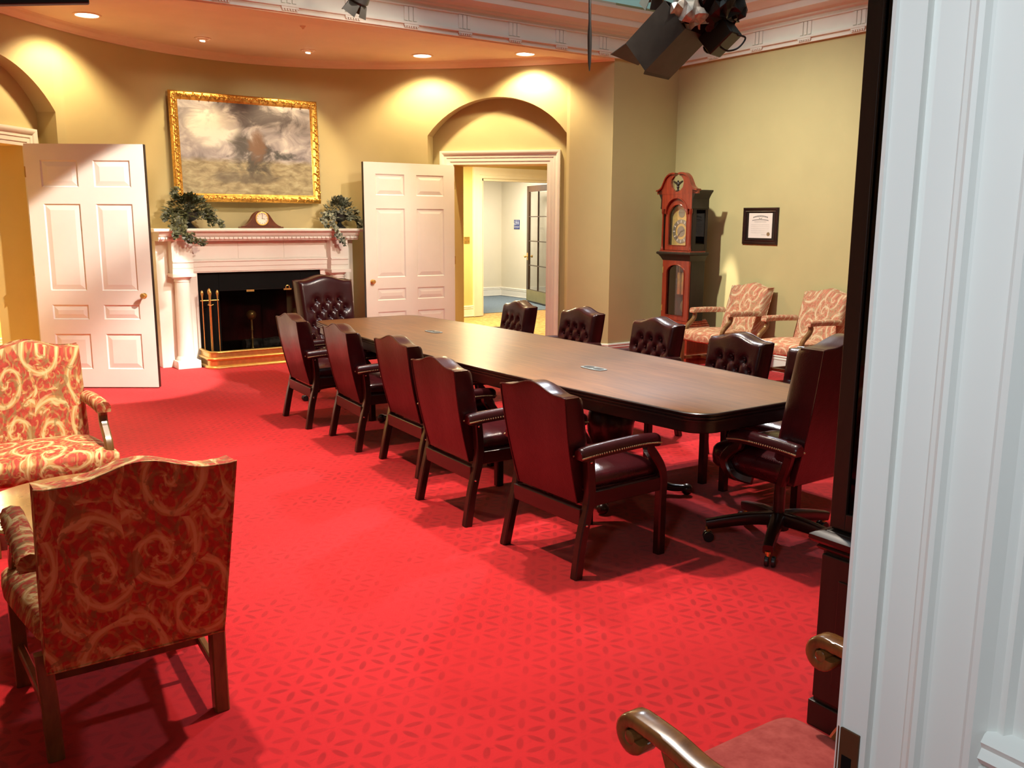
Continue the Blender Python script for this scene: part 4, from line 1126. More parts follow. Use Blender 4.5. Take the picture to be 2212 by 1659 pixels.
def make_exec_chair():
    t = thing('swivel_armchair', '', 'chair')
    m = MB(); m.lathe([(.035, .075), (.055, .08), (.058, .14), (.045, .16), (.030, .17), (.028, .36), (.02, .40)], 20); obj('column', m, M['mahogany'], t, smooth=40)
    m = MB(); m.box((-.12, -.09, .385), (.12, .09, .41)); obj('seat_plate', m, M['blackmetal'], t, smooth=0, bevel=.003)
    for k in range(5):
        a = math.radians(-23 + k * 72); c, s = math.cos(a), math.sin(a)
        P = [(c * r, s * r, z) for r, z in ((.03, .135), (.13, .130), (.26, .110), (.365, .088))]
        m = MB(); m.sweep(bez(P, 4), rsec(.062, .062, .014), scale=[1.1 - .3 * i / 12 for i in range(13)]); lg = obj('leg', m, M['mahogany'], t, smooth=40)
        m = MB(); m.lathe([(.010, .05), (.010, .075), (.016, .078), (.016, .066)], 10, c=(c * .355, s * .355, 0)); obj('caster_stem', m, M['brass'], lg)
        m = MB(); T = Tm((c * .355 - s * .012, s * .355 + c * .012, .0275), a + PI / 2) @ Matrix.Rotation(PI / 2, 4, 'Y')
        for q in (-.016, .016): m.lathe([(0, q - .010), (.024, q - .010), (.0275, q - .006), (.0275, q + .006), (.024, q + .010), (0, q + .010)], 16, T=T)
        obj('caster', m, M['plastic'], lg)
    m = MB(); m.sq((.0, 0, .462), (.272, .278, .080), .5, .3, 40, 14, lambda x, y, z: (x, y, z + (.022 * (1 - (x / .265) ** 2) * (1 - (y / .275) ** 2) if z > 0 else -.0)))
    obj('seat', m, M['leatherseat'], t, smooth=60)
    m = MB(); m.tube([(.255 * math.copysign(abs(math.cos(a)) ** .35, math.cos(a)), .265 * math.copysign(abs(math.sin(a)) ** .35, math.sin(a)), .437) for a in np.linspace(0, 2 * PI, 41)[:-1]], .006, 6, closed=True); obj('seat_welt', m, M['leatherseat'], t)
    tuft_back('backrest', t, .415, 1.085, .045, .50, .55, -.265, -.400, .125,
              [(.905, (-.115, 0, .115)), (.828, (-.172, -.057, .057, .172)), (.752, (-.115, 0, .115)), (.676, (-.172, -.057, .057, .172)), (.60, (-.115, 0, .115))])
    for s in (-1, 1):
        y = s * .300
        arm_pad(t, s, [(-.325, y, .600), (-.23, y, .607), (-.08, y, .611), (.01, y, .609), (.085, y, .598)], .070, .062)
        m = MB(); m.sweep(bez([(.035, y, .595), (.030, y, .565), (.075, y, .53), (.115, y, .47), (.075, s * .29, .405), (-.02, s * .25, .385)], 6), rsec(.044, .050, .008, 1), up=(1, 0, 0)); obj('arm_support', m, M['mahogany'], t, smooth=40)
        m = MB(); m.sweep(bez([(-.27, y, .59), (-.265, y, .55), (-.22, s * .285, .42)], 5), rsec(.040, .042, .008, 1), up=(1, 0, 0)); obj('arm_post', m, M['mahogany'], t, smooth=40)
    m = MB(); m.tube([(.05, -.20, .40), (.05, -.30, .385)], .006, 6); m.ball((.05, -.305, .384), .016, 8, 6, sc=(1.4, 1, .6)); obj('tilt_lever', m, M['plastic'], t)
    return t
ex = make_exec_chair(); ex2 = copy_tree(ex)
ex.location = (3.65, 2.86, 0); ex.rotation_euler = (0, 0, math.radians(91)); ex['label'] = 'high-backed burgundy swivel armchair at the near end of the table'; ex['group'] = 'swivel armchairs at the table ends'
ex2.location = (3.345, 7.72, 0); ex2.rotation_euler = (0, 0, math.radians(-88)); ex2['label'] = 'high-backed burgundy swivel armchair with tufted front before the fireplace'; ex2['group'] = 'swivel armchairs at the table ends'

# ------------------------------------------------------------------ paisley open armchairs (local +x forward)
def make_armchair(mat, wood_='chairwood'):
    t = thing('paisley_armchair', '', 'armchair')
    sec = rsec(.048, .048, .005, 1)
    for s in (-1, 1):
        m = MB(); m.sweep([(.0, s * .255, 0), (.012, s * .257, .17), (.03, s * .262, .34)], sec, up=(1, 0, 0)); obj('rear_leg', m, M[wood_], t, smooth=30)
        m = MB(); m.box((.535, s * .285 - .024, 0), (.583, s * .285 + .024, .35)); obj('front_leg', m, M[wood_], t, smooth=0, bevel=.004)
        m = MB(); m.sweep(bez([(.02, s * .258, .135), (.28, s * .268, .140), (.545, s * .283, .145)], 6), rsec(.024, .036, .004, 1)); obj('side_stretcher', m, M[wood_], t, smooth=30)
        # curved arm support from the seat rail up to the pad
        m = MB(); m.sweep(bez([(.50, s * .275, .36), (.515, s * .276, .42), (.490, s * .277, .50), (.405, s * .277, .575), (.385, s * .277, .62), (.392, s * .277, .648)], 6), rsec(.042, .042, .008, 1), up=(1, 0, 0)); obj('arm_support', m, M[wood_], t, smooth=40)
        a = MB(); P = bez([(-.045, s * .275, .652), (.12, s * .276, .662), (.30, s * .277, .668), (.435, s * .277, .668)], 5)
        a.sweep(P, [(-.034, -.022), (-.036, .008), (-.026, .028), (0, .036), (.026, .028), (.036, .008), (.034, -.022)]); ap = obj('armrest', a, M[mat], t, smooth=50)
        nh = MB()
        for i in range(len(P) - 1):
            p = P[i]
            for q in (-1, 1): nh.ball((p.x, p.y + q * .035, p.z - .014), .004, 5, 4)
        stuff(obj('nailheads', nh, M['nail'], ap))
    m = MB(); m.sweep([(.28, -.266, .14), (.28, .266, .14)], rsec(.024, .036, .004, 1)); obj('cross_stretcher', m, M[wood_], t, smooth=30)
    # seat: bowed front, domed top
    def sf_(x, y, z):
        k = 1 + .12 * (x / .29)
        return (x - .03 * (y / .31) ** 2 * (x > 0), y * k, z + (.028 * (1 - (x / .29) ** 2) * (1 - (y / .31) ** 2) if z > 0 else 0))
    m = MB(); m.sq((.315, 0, .402), (.285, .300, .064), .35, .2, 48, 14, sf_); obj('seat', m, M[mat], t, smooth=60)
    # raked camel back
    zb, zt = .310, .930; xb, xt = -.060, -.262; th = .10; W0, W1 = .525, .540
    def prof(s):
        a = abs(s); return zt + .042 * (.5 + .5 * math.cos(PI * min(1, a / .72))) + .006 * (a > .94)
    def P_(s, v, d):
        w = W0 + (W1 - W0) * v; z = zb + v * (prof(s) - zb)
        return (xb + (xt - xb) * v + d, s * w / 2, z - d * .05)
    nu, nv = 25, 16; m = MB()
    def ff(a, b):
        s = a * 2 - 1; e = min(1, (1 - abs(s)) / .16); e2 = min(1, (1 - b) / .12)
        return P_(s, b, th + .028 * math.sqrt(max(0, 1 - (1 - e) ** 2)) * math.sqrt(max(0, 1 - (1 - e2) ** 2)))
    m.grid(nu, nv, ff); m.grid(nu, nv, lambda a, b: P_(a * 2 - 1, b, 0))
    for a in (0, 1): m.grid(2, nv, lambda q, b, a=a: P_(a * 2 - 1, b, th * q))
    for b in (0, 1): m.grid(nu, 3, lambda a, q, b=b: P_(a * 2 - 1, b, th * q))
    bk = obj('backrest', m, M[mat], t, smooth=50)
    w_ = MB(); w_.tube([P_(-1, b, -.001) for b in np.linspace(0, 1, 10)] + [P_(s, 1, -.001) for s in np.linspace(-1, 1, 25)][1:-1] + [P_(1, b, -.001) for b in np.linspace(1, 0, 10)] + [P_(s, 0, -.001) for s in np.linspace(1, -1, 5)][1:-1], .004, 6, closed=True)
    obj('welt', w_, M[mat], bk)
    return t
PC = 'paisley upholstered open armchair '
a1 = make_armchair('paisley'); a2 = copy_tree(a1); b1 = make_armchair('paisleyb'); b2 = copy_tree(b1)
for o, x, y, d, lb in ((a1, .512, 2.865, 90, 'with its dark red back turned to the camera'), (a2, .545, 5.42, -90, 'facing the camera across the round side table'),
                       (b1, 7.71, 6.76, 177, 'beside the grandfather clock'), (b2, 7.70, 5.74, 178, 'against the right wall, cut by the dark cabinet')):
    o.location = (x, y, 0); o.rotation_euler = (0, 0, math.radians(d)); o['label'] = PC + lb; o['group'] = 'paisley armchairs round the room'

# round side table between the two left armchairs
rt = thing('round_side_table', 'round polished side table between the two left paisley armchairs', 'table', (.55, 3.86, 0))
M['tabletopgloss'] = wood('honey_table_top', (.30, .16, .05), (.46, .27, .09), (6, 3, 3), .07, .9)
m = MB(); m.lathe([(0, .50), (.40, .50), (.412, .506), (.418, .516), (.412, .525), (0, .528)], 56); obj('tabletop', m, M['tabletopgloss'], rt, smooth=40)
m = MB(); m.lathe([(.10, .50), (.10, .47), (.035, .44), (.03, .38), (.05, .33), (.055, .27), (.03, .20), (.045, .16), (.045, .12)], 20); obj('pedestal', m, M['mahogany'], rt, smooth=40)
for k in range(3):
    a = .5 + k * 2 * PI / 3; c, s = math.cos(a), math.sin(a)
    m = MB(); m.sweep(bez([(c * .03, s * .03, .14), (c * .12, s * .12, .145), (c * .22, s * .22, .06), (c * .30, s * .30, .018)], 5), rsec(.038, .034, .008, 1)); obj('leg', m, M['mahogany'], rt, smooth=40)
# ------------------------------------------------------------------ grandfather clock (local: +x forward, y across)
gc = thing('grandfather_clock', 'tall red mahogany grandfather clock with brass dial in the room corner', 'clock', (7.70, 7.53, 0), PI - math.radians(2))
def gbox(name, lo, hi, mat='clockwood', bevel=.003, parent=gc):
    b = MB(); b.box(lo, hi); return obj(name, b, M[mat], parent, smooth=0, bevel=bevel)
def gmould(name, hw, x0, x1, prof, mat='clockwood'):
    """moulding round front and sides: prof (out, z)"""
    b = MB(); b.sweep([(x0, hw, 0), (x1, hw, 0), (x1, -hw, 0), (x0, -hw, 0)], [(-o, z) for o, z in prof], up=(0, 0, 1)); return obj(name, b, M[mat], gc, smooth=20)
# base
b = MB(); b.prism([(-.285, .0), (-.23, .0), (-.10, .035), (.20, .035), (.23, .0), (.285, .0), (.285, .10), (-.285, .10)], .245, .262, lambda u, v, d: (d, u, v)); obj('bracket_foot', b, M['clockwood'], gc, smooth=0)
for s in (-1, 1):
    b = MB(); b.box((-.10, s * .275 - .01, 0), (.245, s * .275 + .01, .10)); obj('plinth_side', b, M['clockwood'], gc, smooth=0)
gbox('base_case', (-.10, -.27, .10), (.245, .27, .44)); gmould('plinth_moulding', .27, -.1, .245, [(0, .10), (.025, .10), (.025, .115), (.012, .125), (.008, .14), (0, .14)])
gbox('base_panel', (.245, -.19, .18), (.253, .19, .40), bevel=.006)
gmould('base_top_moulding', .265, -.1, .24, [(0, .42), (.018, .42), (.018, .435), (.008, .445), (.008, .455), (-.012, .465), (-.012, .478), (-.03, .488), (-.03, .50), (-.05, .51), (-.06, .52), (-.06, .42)])
# waist
WH = .215
gbox('waist_back', (-.03, -WH, .44), (-.015, WH, 1.22), 'darkwood')
for s in (-1, 1): gbox('waist_side', (-.03, s * WH - .012, .44), (.185, s * WH + .012, 1.22), 'darkwood')
gbox('waist_top', (-.03, -WH, 1.19), (.185, WH, 1.22), 'darkwood'); gbox('waist_floor', (-.03, -WH, .44), (.185, WH, .46), 'darkwood')
# waist door: frame with an arched opening
def arched_frame(hw, z0, z1, iw, iz0, izs, ir, d0, d1, n=14):
    """front board with arched hole, split left/right/top"""
    m = MB(); P = lambda u, v, d: (d, u, v)
    m.prism([(-hw, z0), (hw, z0), (hw, iz0), (-hw, iz0)], d0, d1, P)
    m.prism([(-hw, iz0), (-iw, iz0), (-iw, izs), (-hw, izs)], d0, d1, P); m.prism([(iw, iz0), (hw, iz0), (hw, izs), (iw, izs)], d0, d1, P)
    arc = [(-iw * math.cos(PI * i / n), izs + ir * math.sin(PI * i / n)) for i in range(n + 1)]
    for (u0, v0), (u1, v1) in zip(arc[:-1], arc[1:]):
        m.prism([(u0, v0), (u1, v1), (u1, z1), (u0, z1)], d0, d1, P)
    m.prism([(-hw, izs), (-iw, izs), (-iw, z1), (-hw, z1)], d0, d1, P); m.prism([(iw, izs), (hw, izs), (hw, z1), (iw, z1)], d0, d1, P)
    return m, arc
fm, arc = arched_frame(.222, .505, 1.20, .150, .56, 1.06, .095, .185, .212)
wd = obj('waist_door', fm, M['clockwood'], gc, smooth=0)
b = MB(); b.tube([(.213, .150, .56), (.213, .150, 1.06)] + [(.213, -u, v) for u, v in arc][1:-1] + [(.213, -.150, 1.06), (.213, -.150, .56)], .007, 6, closed=True); obj('bead', b, M['clockwood'], wd)
b = MB(); b.prism([(.152, .558), (.152, 1.06)] + [(-u * 1.01, v + .002) for u, v in arc] + [(-.152, .558)], .192, .196, lambda u, v, d: (d, u, v)); obj('glass_pane', b, M['glass'], wd, smooth=0)
for i, y in enumerate((.07, 0, -.07)):
    b = MB(); b.lathe([(0, .0), (.024, .0), (.026, .008), (.026, .25), (.024, .258), (.004, .265), (.003, .42)], 18, c=(.08, y, .80)); obj('weight', b, M['brass'], gc)
b = MB(); b.box((.02, -.006, .66), (.03, .006, 1.15)); b.lathe([(0, -.008), (.085, -.006), (.090, 0), (.085, .006), (0, .010)], 30, T=Tm((.03, 0, .655), 0, 0, PI / 2)); obj('pendulum', b, M['brass'], gc)
for s in (-1, 1):
    b = MB(); b.lathe([(.010, .53), (.014, .54), (.010, .56), (.010, 1.13), (.014, 1.15), (.010, 1.17)], 10, c=(.20, s * .218, 0)); obj('quarter_column', b, M['clockwood'], gc)
for z in (.60, 1.05):
    b = MB(); b.lathe([(.006, 0), (.006, .06), (.003, .07), (.003, .075)], 8, c=(.214, -.212, z)); obj('hinge', b, M['brass'], wd)
gmould('hood_base_moulding', .225, -.03, .205, [(0, 1.20), (.005, 1.20), (.012, 1.215), (.022, 1.235), (.040, 1.262), (.060, 1.275), (.060, 1.292), (.052, 1.30), (-.01, 1.30)], 'darkwood')
# hood
HH = .262
gbox('hood_floor', (.0, -HH, 1.295), (.24, HH, 1.315), bevel=.004)
gbox('hood_back', (.0, -HH + .02, 1.31), (-.015, HH - .02, 1.93), 'darkwood')
for s in (-1, 1):
    m = MB(); y = s * (HH - .025)
    m.box((-.03, y - .008, 1.315), (.01, y + .008, 1.94)); m.box((.15, y - .008, 1.315), (.20, y + .008, 1.94)); m.box((.0, y - .008, 1.315), (.15, y + .008, 1.39)); m.box((.0, y - .008, 1.78), (.15, y + .008, 1.94))
    hs = obj('hood_side', m, M['darkwood'], gc, smooth=0)
    b = MB(); b.box((.0, y - .002, 1.39), (.15, y + .002, 1.78)); obj('glass_pane', b, M['darkglass'], hs, smooth=0)
fm, arc = arched_frame(.205, 1.32, 1.915, .150, 1.375, 1.69, .15, .188, .208)
hdr = obj('hood_door', fm, M['clockwood'], gc, smooth=0)
b = MB(); b.prism([(.151, 1.373), (.151, 1.69)] + [(-u, v + .001) for u, v in arc] + [(-.151, 1.373)], .194, .197, lambda u, v, d: (d, u, v)); obj('glass_pane', b, M['glass'], hdr, smooth=0)
b = MB(); b.tube([(.209, .152, 1.375), (.209, .152, 1.69)] + [(.209, -u * 1.01, v + .002) for u, v in arc][1:-1] + [(.209, -.152, 1.69), (.209, -.152, 1.375)], .006, 6, closed=True); obj('bead', b, M['clockwood'], hdr)
# dial: gilt plate with arch, silvered chapter ring
b = MB(); b.prism([(.155, 1.37), (.155, 1.685)] + [(-u * 1.02, v + .002) for u, v in arc] + [(-.155, 1.37)], .135, .145, lambda u, v, d: (d, u, v)); dp = obj('dial_plate', b, M['dialgold'], gc, smooth=0)
M['silvered'] = simple('silvered_ring', (.34, .31, .25), .35, metal=.6, var=.1)
T0 = Tm((.146, 0, 1.535), 0, 0, PI / 2)
b = MB(); b.lathe([(.092, 0), (.138, 0), (.138, .004), (.092, .004)], 40, T=T0, ring=True); b.lathe([(0, .0), (.062, 0), (.062, .002), (0, .002)], 30, T=T0); obj('chapter_ring', b, M['silvered'], dp)
b = MB()
for k in range(12):
    R_ = Matrix.Translation((0, 0, 1.535)) @ Matrix.Rotation(k * PI / 6, 4, 'X')
    b.box((.150, -.006, .100), (.1515, .006, .130), T=R_)
stuff(obj('hour_numerals', b, M['paper'], dp, smooth=0))
for nm, a, l in (('hour_hand', -1.2, .07), ('minute_hand', 2.4, .11)):
    b = MB(); b.prism([(-.003, -.015), (.003, -.015), (.004, l * .6), (.010, l * .72), (0, l), (-.010, l * .72), (-.004, l * .6)], .154, .156, lambda u, v, d: (d, u, v), T=Matrix.Translation((0, 0, 1.535)) @ Matrix.Rotation(a, 4, 'X') ); obj(nm, b, M['ink'], dp, smooth=0)
b = MB(); b.lathe([(0, 0), (.052, 0), (.052, .003), (0, .003)], 24, T=Tm((.146, 0, 1.745), 0, 0, PI / 2)); obj('moon_disc', b, M['silvered'], dp)
for s in (-1, 1):
    b = MB(); b.lathe([(.020, 1.315), (.020, 1.335), (.014, 1.345), (.012, 1.40), (.011, 1.72), (.014, 1.735), (.020, 1.745), (.020, 1.79)], 14, c=(.222, s * .232, 0)); obj('hood_column', b, M['clockwood'], gc)
# arched frieze, cornice and swan neck pediment
fr = MB(); n = 16; ra = .178; P = lambda u, v, d: (d, u, v)
for i in range(n):
    a0, a1 = PI * i / n, PI * (i + 1) / n
    u0, u1 = -ra * math.cos(a0), -ra * math.cos(a1)
    fr.prism([(u0, 1.73 + ra * math.sin(a0)), (u1, 1.73 + ra * math.sin(a1)), (u1, 1.965), (u0, 1.965)], .205, .232, P)
for s in (-1, 1):
    fr.prism([(s * ra, 1.79), (s * HH, 1.79), (s * HH, 1.965), (s * ra, 1.965)] if s > 0 else [(s * HH, 1.79), (s * ra, 1.79), (s * ra, 1.965), (s * HH, 1.965)], .205, .232, P)
obj('arched_frieze', fr, M['clockwood'], gc, smooth=0)
b = MB(); b.tube([(.234, -ra * 1.04 * math.cos(PI * i / 20), 1.735 + ra * 1.02 * math.sin(PI * i / 20)) for i in range(21)], .008, 6); obj('arch_bead', b, M['clockwood'], gc)
gbox('hood_top', (.0, -HH, 1.94), (.21, HH, 1.965), 'darkwood')
for s in (-1, 1):
    b = MB(); b.prism([(0, 1.79), (.012, 1.79), (.018, 1.80), (.014, 1.82), (.014, 1.90), (.030, 1.93), (.055, 1.965), (.075, 1.985), (.075, 2.0), (0, 2.0)], -.02, .235, lambda u, v, d: (d, s * (HH - .012 + u), v)); obj('side_cornice', b, M['darkwood'], gc, smooth=20)
# tympanum with scroll cut out
for s in (-1, 1):
    top = [(.335, 1.995), (.29, 2.005), (.245, 2.035), (.215, 2.085), (.18, 2.14), (.13, 2.175), (.075, 2.185), (.030, 2.18)]
    bot = [(.030, 2.168), (.065, 2.155), (.098, 2.12), (.106, 2.08), (.092, 2.035), (.055, 2.0), (.0, 1.985)]
    pl = [(.335, 1.96)] + top + bot + [(0, 1.955)]
    pl = [(s * u, v) for u, v in pl]
    if s < 0: pl = pl[::-1]
    b = MB(); b.prism(pl, .205, .235, P); sw_ = obj('swan_neck', b, M['clockwood'], gc, smooth=0)
    b = MB(); b.sweep([(.22, s * u, v) for u, v in bez([(u, v, 0) for u, v in top], 4) for _ in (0,)] if False else [(.22, s * p.x, p.y) for p in bez([(u, v, 0) for u, v in top], 4)],
                      [(-.035, -.004), (.035, -.004), (.040, .006), (.030, .016), (-.035, .016)] , up=(1, 0, 0) if False else (0, 0, 1)); obj('neck_moulding', b, M['clockwood'], sw_, smooth=30)
b = MB(); b.box((.205, -.022, 1.985), (.235, .022, 2.0)); b.lathe([(.014, 2.0), (.010, 2.02), (.018, 2.035), (.012, 2.05)], 10, c=(.22, 0, 0)); fin = obj('finial_post', b, M['darkwood'], gc, smooth=30)
b = MB(); b.sq((.22, 0, 2.07), (.016, .020, .026), .8, .9, 12, 8)
b.prism([(-.018, 2.06), (-.075, 2.095), (-.070, 2.108), (-.02, 2.09), (.02, 2.09), (.070, 2.108), (.075, 2.095), (.018, 2.06)], .214, .226, P); b.ball((.222, 0, 2.102), .011, 8, 6); obj('eagle', b, M['darkwood'], fin, smooth=30)

# ------------------------------------------------------------------ framed certificate
ce = thing('framed_certificate', 'framed certificate with arched heading and seal on the right wall', 'certificate', (X1 - .001, 6.765, 1.40), PI)
CW, CH = .495, .405
m = MB(); m.sweep([(0, -CW / 2 + .05, .05), (0, CW / 2 - .05, .05), (0, CW / 2 - .05, CH - .05), (0, -CW / 2 + .05, CH - .05)], [(0, .0), (.050, .0), (.050, .016), (.040, .024), (.028, .024), (.016, .016), (.006, .020), (0, .016)], up=(1, 0, 0), closed=True); obj('frame', m, M['mahogany'], ce, smooth=30)
m = MB(); m.box((.002, -CW / 2 + .048, .048), (.008, CW / 2 - .048, CH - .048)); obj('mat_board', m, M['darkwood'], ce, smooth=0)
m = MB(); m.box((.008, -.165, .070), (.0095, .165, .345)); pp = obj('paper', m, M['paper'], ce, smooth=0)
m = MB()
def arcline(z, w, sag, h, n=30, gap=.3):
    for i in range(n):
        u0 = -1 + 2 * i / n; u1 = u0 + 2 / n * (1 - gap)
        za, zc = z - sag * u0 * u0, z - sag * u1 * u1
        m.add([(.0100, u0 * w, za), (.0100, u1 * w, zc), (.0100, u1 * w, zc + h), (.0100, u0 * w, za + h)], [(0, 1, 2, 3)])
arcline(.305, .105, .016, .015, 26, .3); arcline(.268, .115, .010, .011, 30, .35); arcline(.246, .085, 0, .005, 30, .4)
for k in range(5): arcline(.215 - k * .022, .13, 0, .0025, 40, .45)
for s in (-1, 1): m.add([(.01, 0, .284), (.01, s * .026, .298), (.01, s * .020, .287), (.01, s * .008, .280)], [(0, 1, 2, 3)])
m.add([(.01, .11, .105), (.01, .02, .105), (.01, .02, .107), (.01, .11, .107)], [(0, 1, 2, 3)])
stuff(obj('print', m, M['ink'], pp, smooth=0))
m = MB(); m.lathe([(0, 0), (.022, 0), (.022, .001), (0, .001)], 20, T=Tm((.0098, .118, .115), 0, 0, PI / 2)); obj('seal', m, M['seal'], pp)

# ------------------------------------------------------------------ tall dark cabinet behind the jamb
cb = thing('dark_bookcase', 'tall black walnut bookcase with stepped base beside the white jamb', 'cabinet', (2.36, 0, 0))
def cbox(name, lo, hi, mat='darkwood', bevel=.004, parent=cb):
    b = MB(); b.box(lo, hi); return obj(name, b, M[mat], parent, smooth=0, bevel=bevel)
cbox('base_case', (.012, .78, 0), (.50, 1.675, .615)); cbox('plinth', (0, .775, 0), (.51, 1.685, .09))
m = MB(); m.sweep([(.5, 1.675, 0), (.012, 1.675, 0), (.012, .78, 0)], [(0, .615), (.010, .615), (.016, .625), (.010, .632), (.026, .640), (.034, .650), (.034, .664), (.022, .672), (0, .678)], up=(0, 0, 1)); 
mm = MB(); mm.sweep([(.012, .78, 0), (.012, 1.675, 0), (.5, 1.675, 0)], [(-o, z) for o, z in [(0, .615), (.010, .615), (.016, .625), (.010, .632), (.026, .640), (.034, .650), (.034, .664), (.022, .672), (0, .678)]], up=(0, 0, 1))
obj('ledge_moulding', mm, M['mahogany'], cb, smooth=20); cbox('ledge_top', (.014, .78, .660), (.50, 1.673, .679))
cbox('upper_case', (.045, .78, .678), (.40, 1.675, 2.55)); cbox('crown', (.0, .75, 2.55), (.43, 1.71, 2.66))
for y0, y1 in ((.79, 1.225), (1.235, 1.668)):
    d = MB(); a, b_, w = y0, y1, .055
    d.box((.026, a, .69), (.045, a + w, 2.53)); d.box((.026, b_ - w, .69), (.045, b_, 2.53)); d.box((.026, a + w, .69), (.045, b_ - w, .69 + w)); d.box((.026, a + w, 2.53 - w), (.045, b_ - w, 2.53))
    dd = obj('upper_door', d, M['darkwood'], cb, smooth=0, bevel=.003)
    g = MB(); g.box((.036, a + w, .745), (.040, b_ - w, 2.475)); obj('glass_pane', g, M['darkglass'], dd, smooth=0)
    d = MB(); d.box((-.004, a, .11), (.012, b_, .605)); dl_ = obj('base_door', d, M['darkwood'], cb, smooth=0, bevel=.004)
    g = MB(); g.box((-.009, a + .07, .18), (-.004, b_ - .07, .535)); obj('field_panel', g, M['darkwood'], dl_, smooth=0, bevel=.004)

# ------------------------------------------------------------------ side chair with scrolled arms (faces +y)
sc_ = thing('scroll_arm_chair', 'wooden armchair with scrolled arms and a red seat by the white jamb', 'chair', (1.435, .705, 0), PI / 2)
for s in (-1, 1):
    y = s * .300
    # arm: sweeps from the back post, dips, ends in a scroll
    P = bez([(.02, s * .245, .70), (.14, s * .270, .672), (.28, y, .655), (.40, y, .668), (.485, y, .672)], 8)
    # scroll continuing from the arm end
    sc2 = [(.490 + .036 * math.sin(a) * (1 - a / 9.5), y, .672 - .034 + .034 * math.cos(a) * (1 - a / 9.5)) for a in np.linspace(.25, 4.6, 18)]
    m = MB(); full = P + [Vector(q) for q in sc2]; ns = len(full)
    m.sweep(full, rsec(.052, .030, .008, 2), up=(0, 0, 1) if False else (0, 1, 0), scale=[1.0] * len(P) + [1 - .45 * i / 17 for i in range(18)]) if False else m.sweep(full, [(h_, w_) for w_, h_ in rsec(.052, .030, .008, 2)], up=(0, s, 0))
    obj('arm', m, M['armwood'], sc_, smooth=45)
    m = MB(); m.lathe([(0, -.029), (.010, -.029), (.014, -.026), (.014, .026), (.010, .029), (0, .029)], 16, T=Tm((.490, y, .640), 0, PI / 2)); obj('scroll_eye', m, M['armwood'], sc_, smooth=40)
    m = MB(); m.sweep(bez([(.395, y, .655), (.375, y, .60), (.385, y, .53), (.43, y * .99, .45), (.45, y * .98, .40)], 6), rsec(.036, .046, .008, 1), up=(1, 0, 0)); obj('arm_support', m, M['armwood'], sc_, smooth=40)
    m = MB(); m.sweep([(.545, s * .235, 0), (.545, s * .24, .40)], rsec(.048, .048, .006, 1), up=(1, 0, 0)); obj('front_leg', m, M['armwood'], sc_, smooth=30)
    m = MB(); m.sweep(bez([(-.05, s * .215, 0), (.0, s * .22, .25), (.03, s * .225, .45), (.02, s * .235, .70), (-.045, s * .235, .90)], 5), rsec(.034, .044, .005, 1), up=(1, 0, 0)); obj('back_post', m, M['armwood'], sc_, smooth=30)
    m = MB(); m.box((.03, s * .23 - .014, .365), (.54, s * .235 + .014, .425)); obj('side_rail', m, M['armwood'], sc_, smooth=0, bevel=.003)
m = MB(); m.box((.53, -.25, .365), (.565, .25, .43)); obj('front_rail', m, M['armwood'], sc_, smooth=0, bevel=.004)
m = MB(); m.sq((.30, 0, .435), (.272, .262, .036), .4, .18, 44, 10, lambda x, y, z: (x, y * (1 + .06 * x / .27), z + (.015 * (1 - (x / .272) ** 2) * (1 - (y / .262) ** 2) if z > 0 else 0))); obj('seat', m, M['redseat'], sc_, smooth=60)
m = MB(); m.box((-.06, -.24, .80), (-.03, .24, .90)); obj('crest_rail', m, M['armwood'], sc_, smooth=0, bevel=.008)
m = MB(); m.box((-.005, -.225, .55), (.015, .225, .60)); obj('lower_rail', m, M['armwood'], sc_, smooth=0, bevel=.005)
m = MB(); m.prism([(-.05, .60), (.05, .60), (.085, .72), (.06, .80), (-.06, .80), (-.085, .72)], -.02, -.008, lambda u, v, d: (d - (v - .6) * .12, u, v)); obj('splat', m, M['armwood'], sc_, smooth=0)

# ------------------------------------------------------------------ hallway fittings
def plate(name, label, cat, loc, rz, w, h, mat, toggles):
    t = thing(name, label, cat, loc, rz)
    b = MB(); b.box((0, -w / 2, -h / 2), (.006, w / 2, h / 2)); obj('plate', b, M[mat], t, smooth=0, bevel=.002)
    for q in toggles:
        b = MB(); b.box((.006, q - .005, -.012), (.016, q + .005, .012)); obj('toggle', b, M[mat], t, smooth=0, bevel=.001)
    return t
plate('light_switch', 'brass double light switch on the yellow hallway wall', 'switch', (8.10, 13.178, 1.315), -PI / 2, .115, .115, 'brass', (-.023, .023))
A, B, t_, n_, L_, u0, u1 = DOORS['right']
pth = A + t_ * (L_ - .001) + n_ * (REC * .5)
pl_ = plate('wall_control', 'ivory wall control in the right reveal of the arched niche', 'switch', (pth.x, pth.y, 1.27), math.atan2(-t_.y, -t_.x), .08, .13, 'plate', (0,))
pj = A + t_ * (u1 - .001) + n_ * (REC + .07)
m = MB(); m.box((0, -.014, -.05), (.004, .014, .05)); tag(obj('door_strike', m, M['brass'], T=Tm((pj.x, pj.y, .915), math.atan2(-t_.y, -t_.x))), 'dark brass strike plate on the right doorway reveal', 'strike plate')
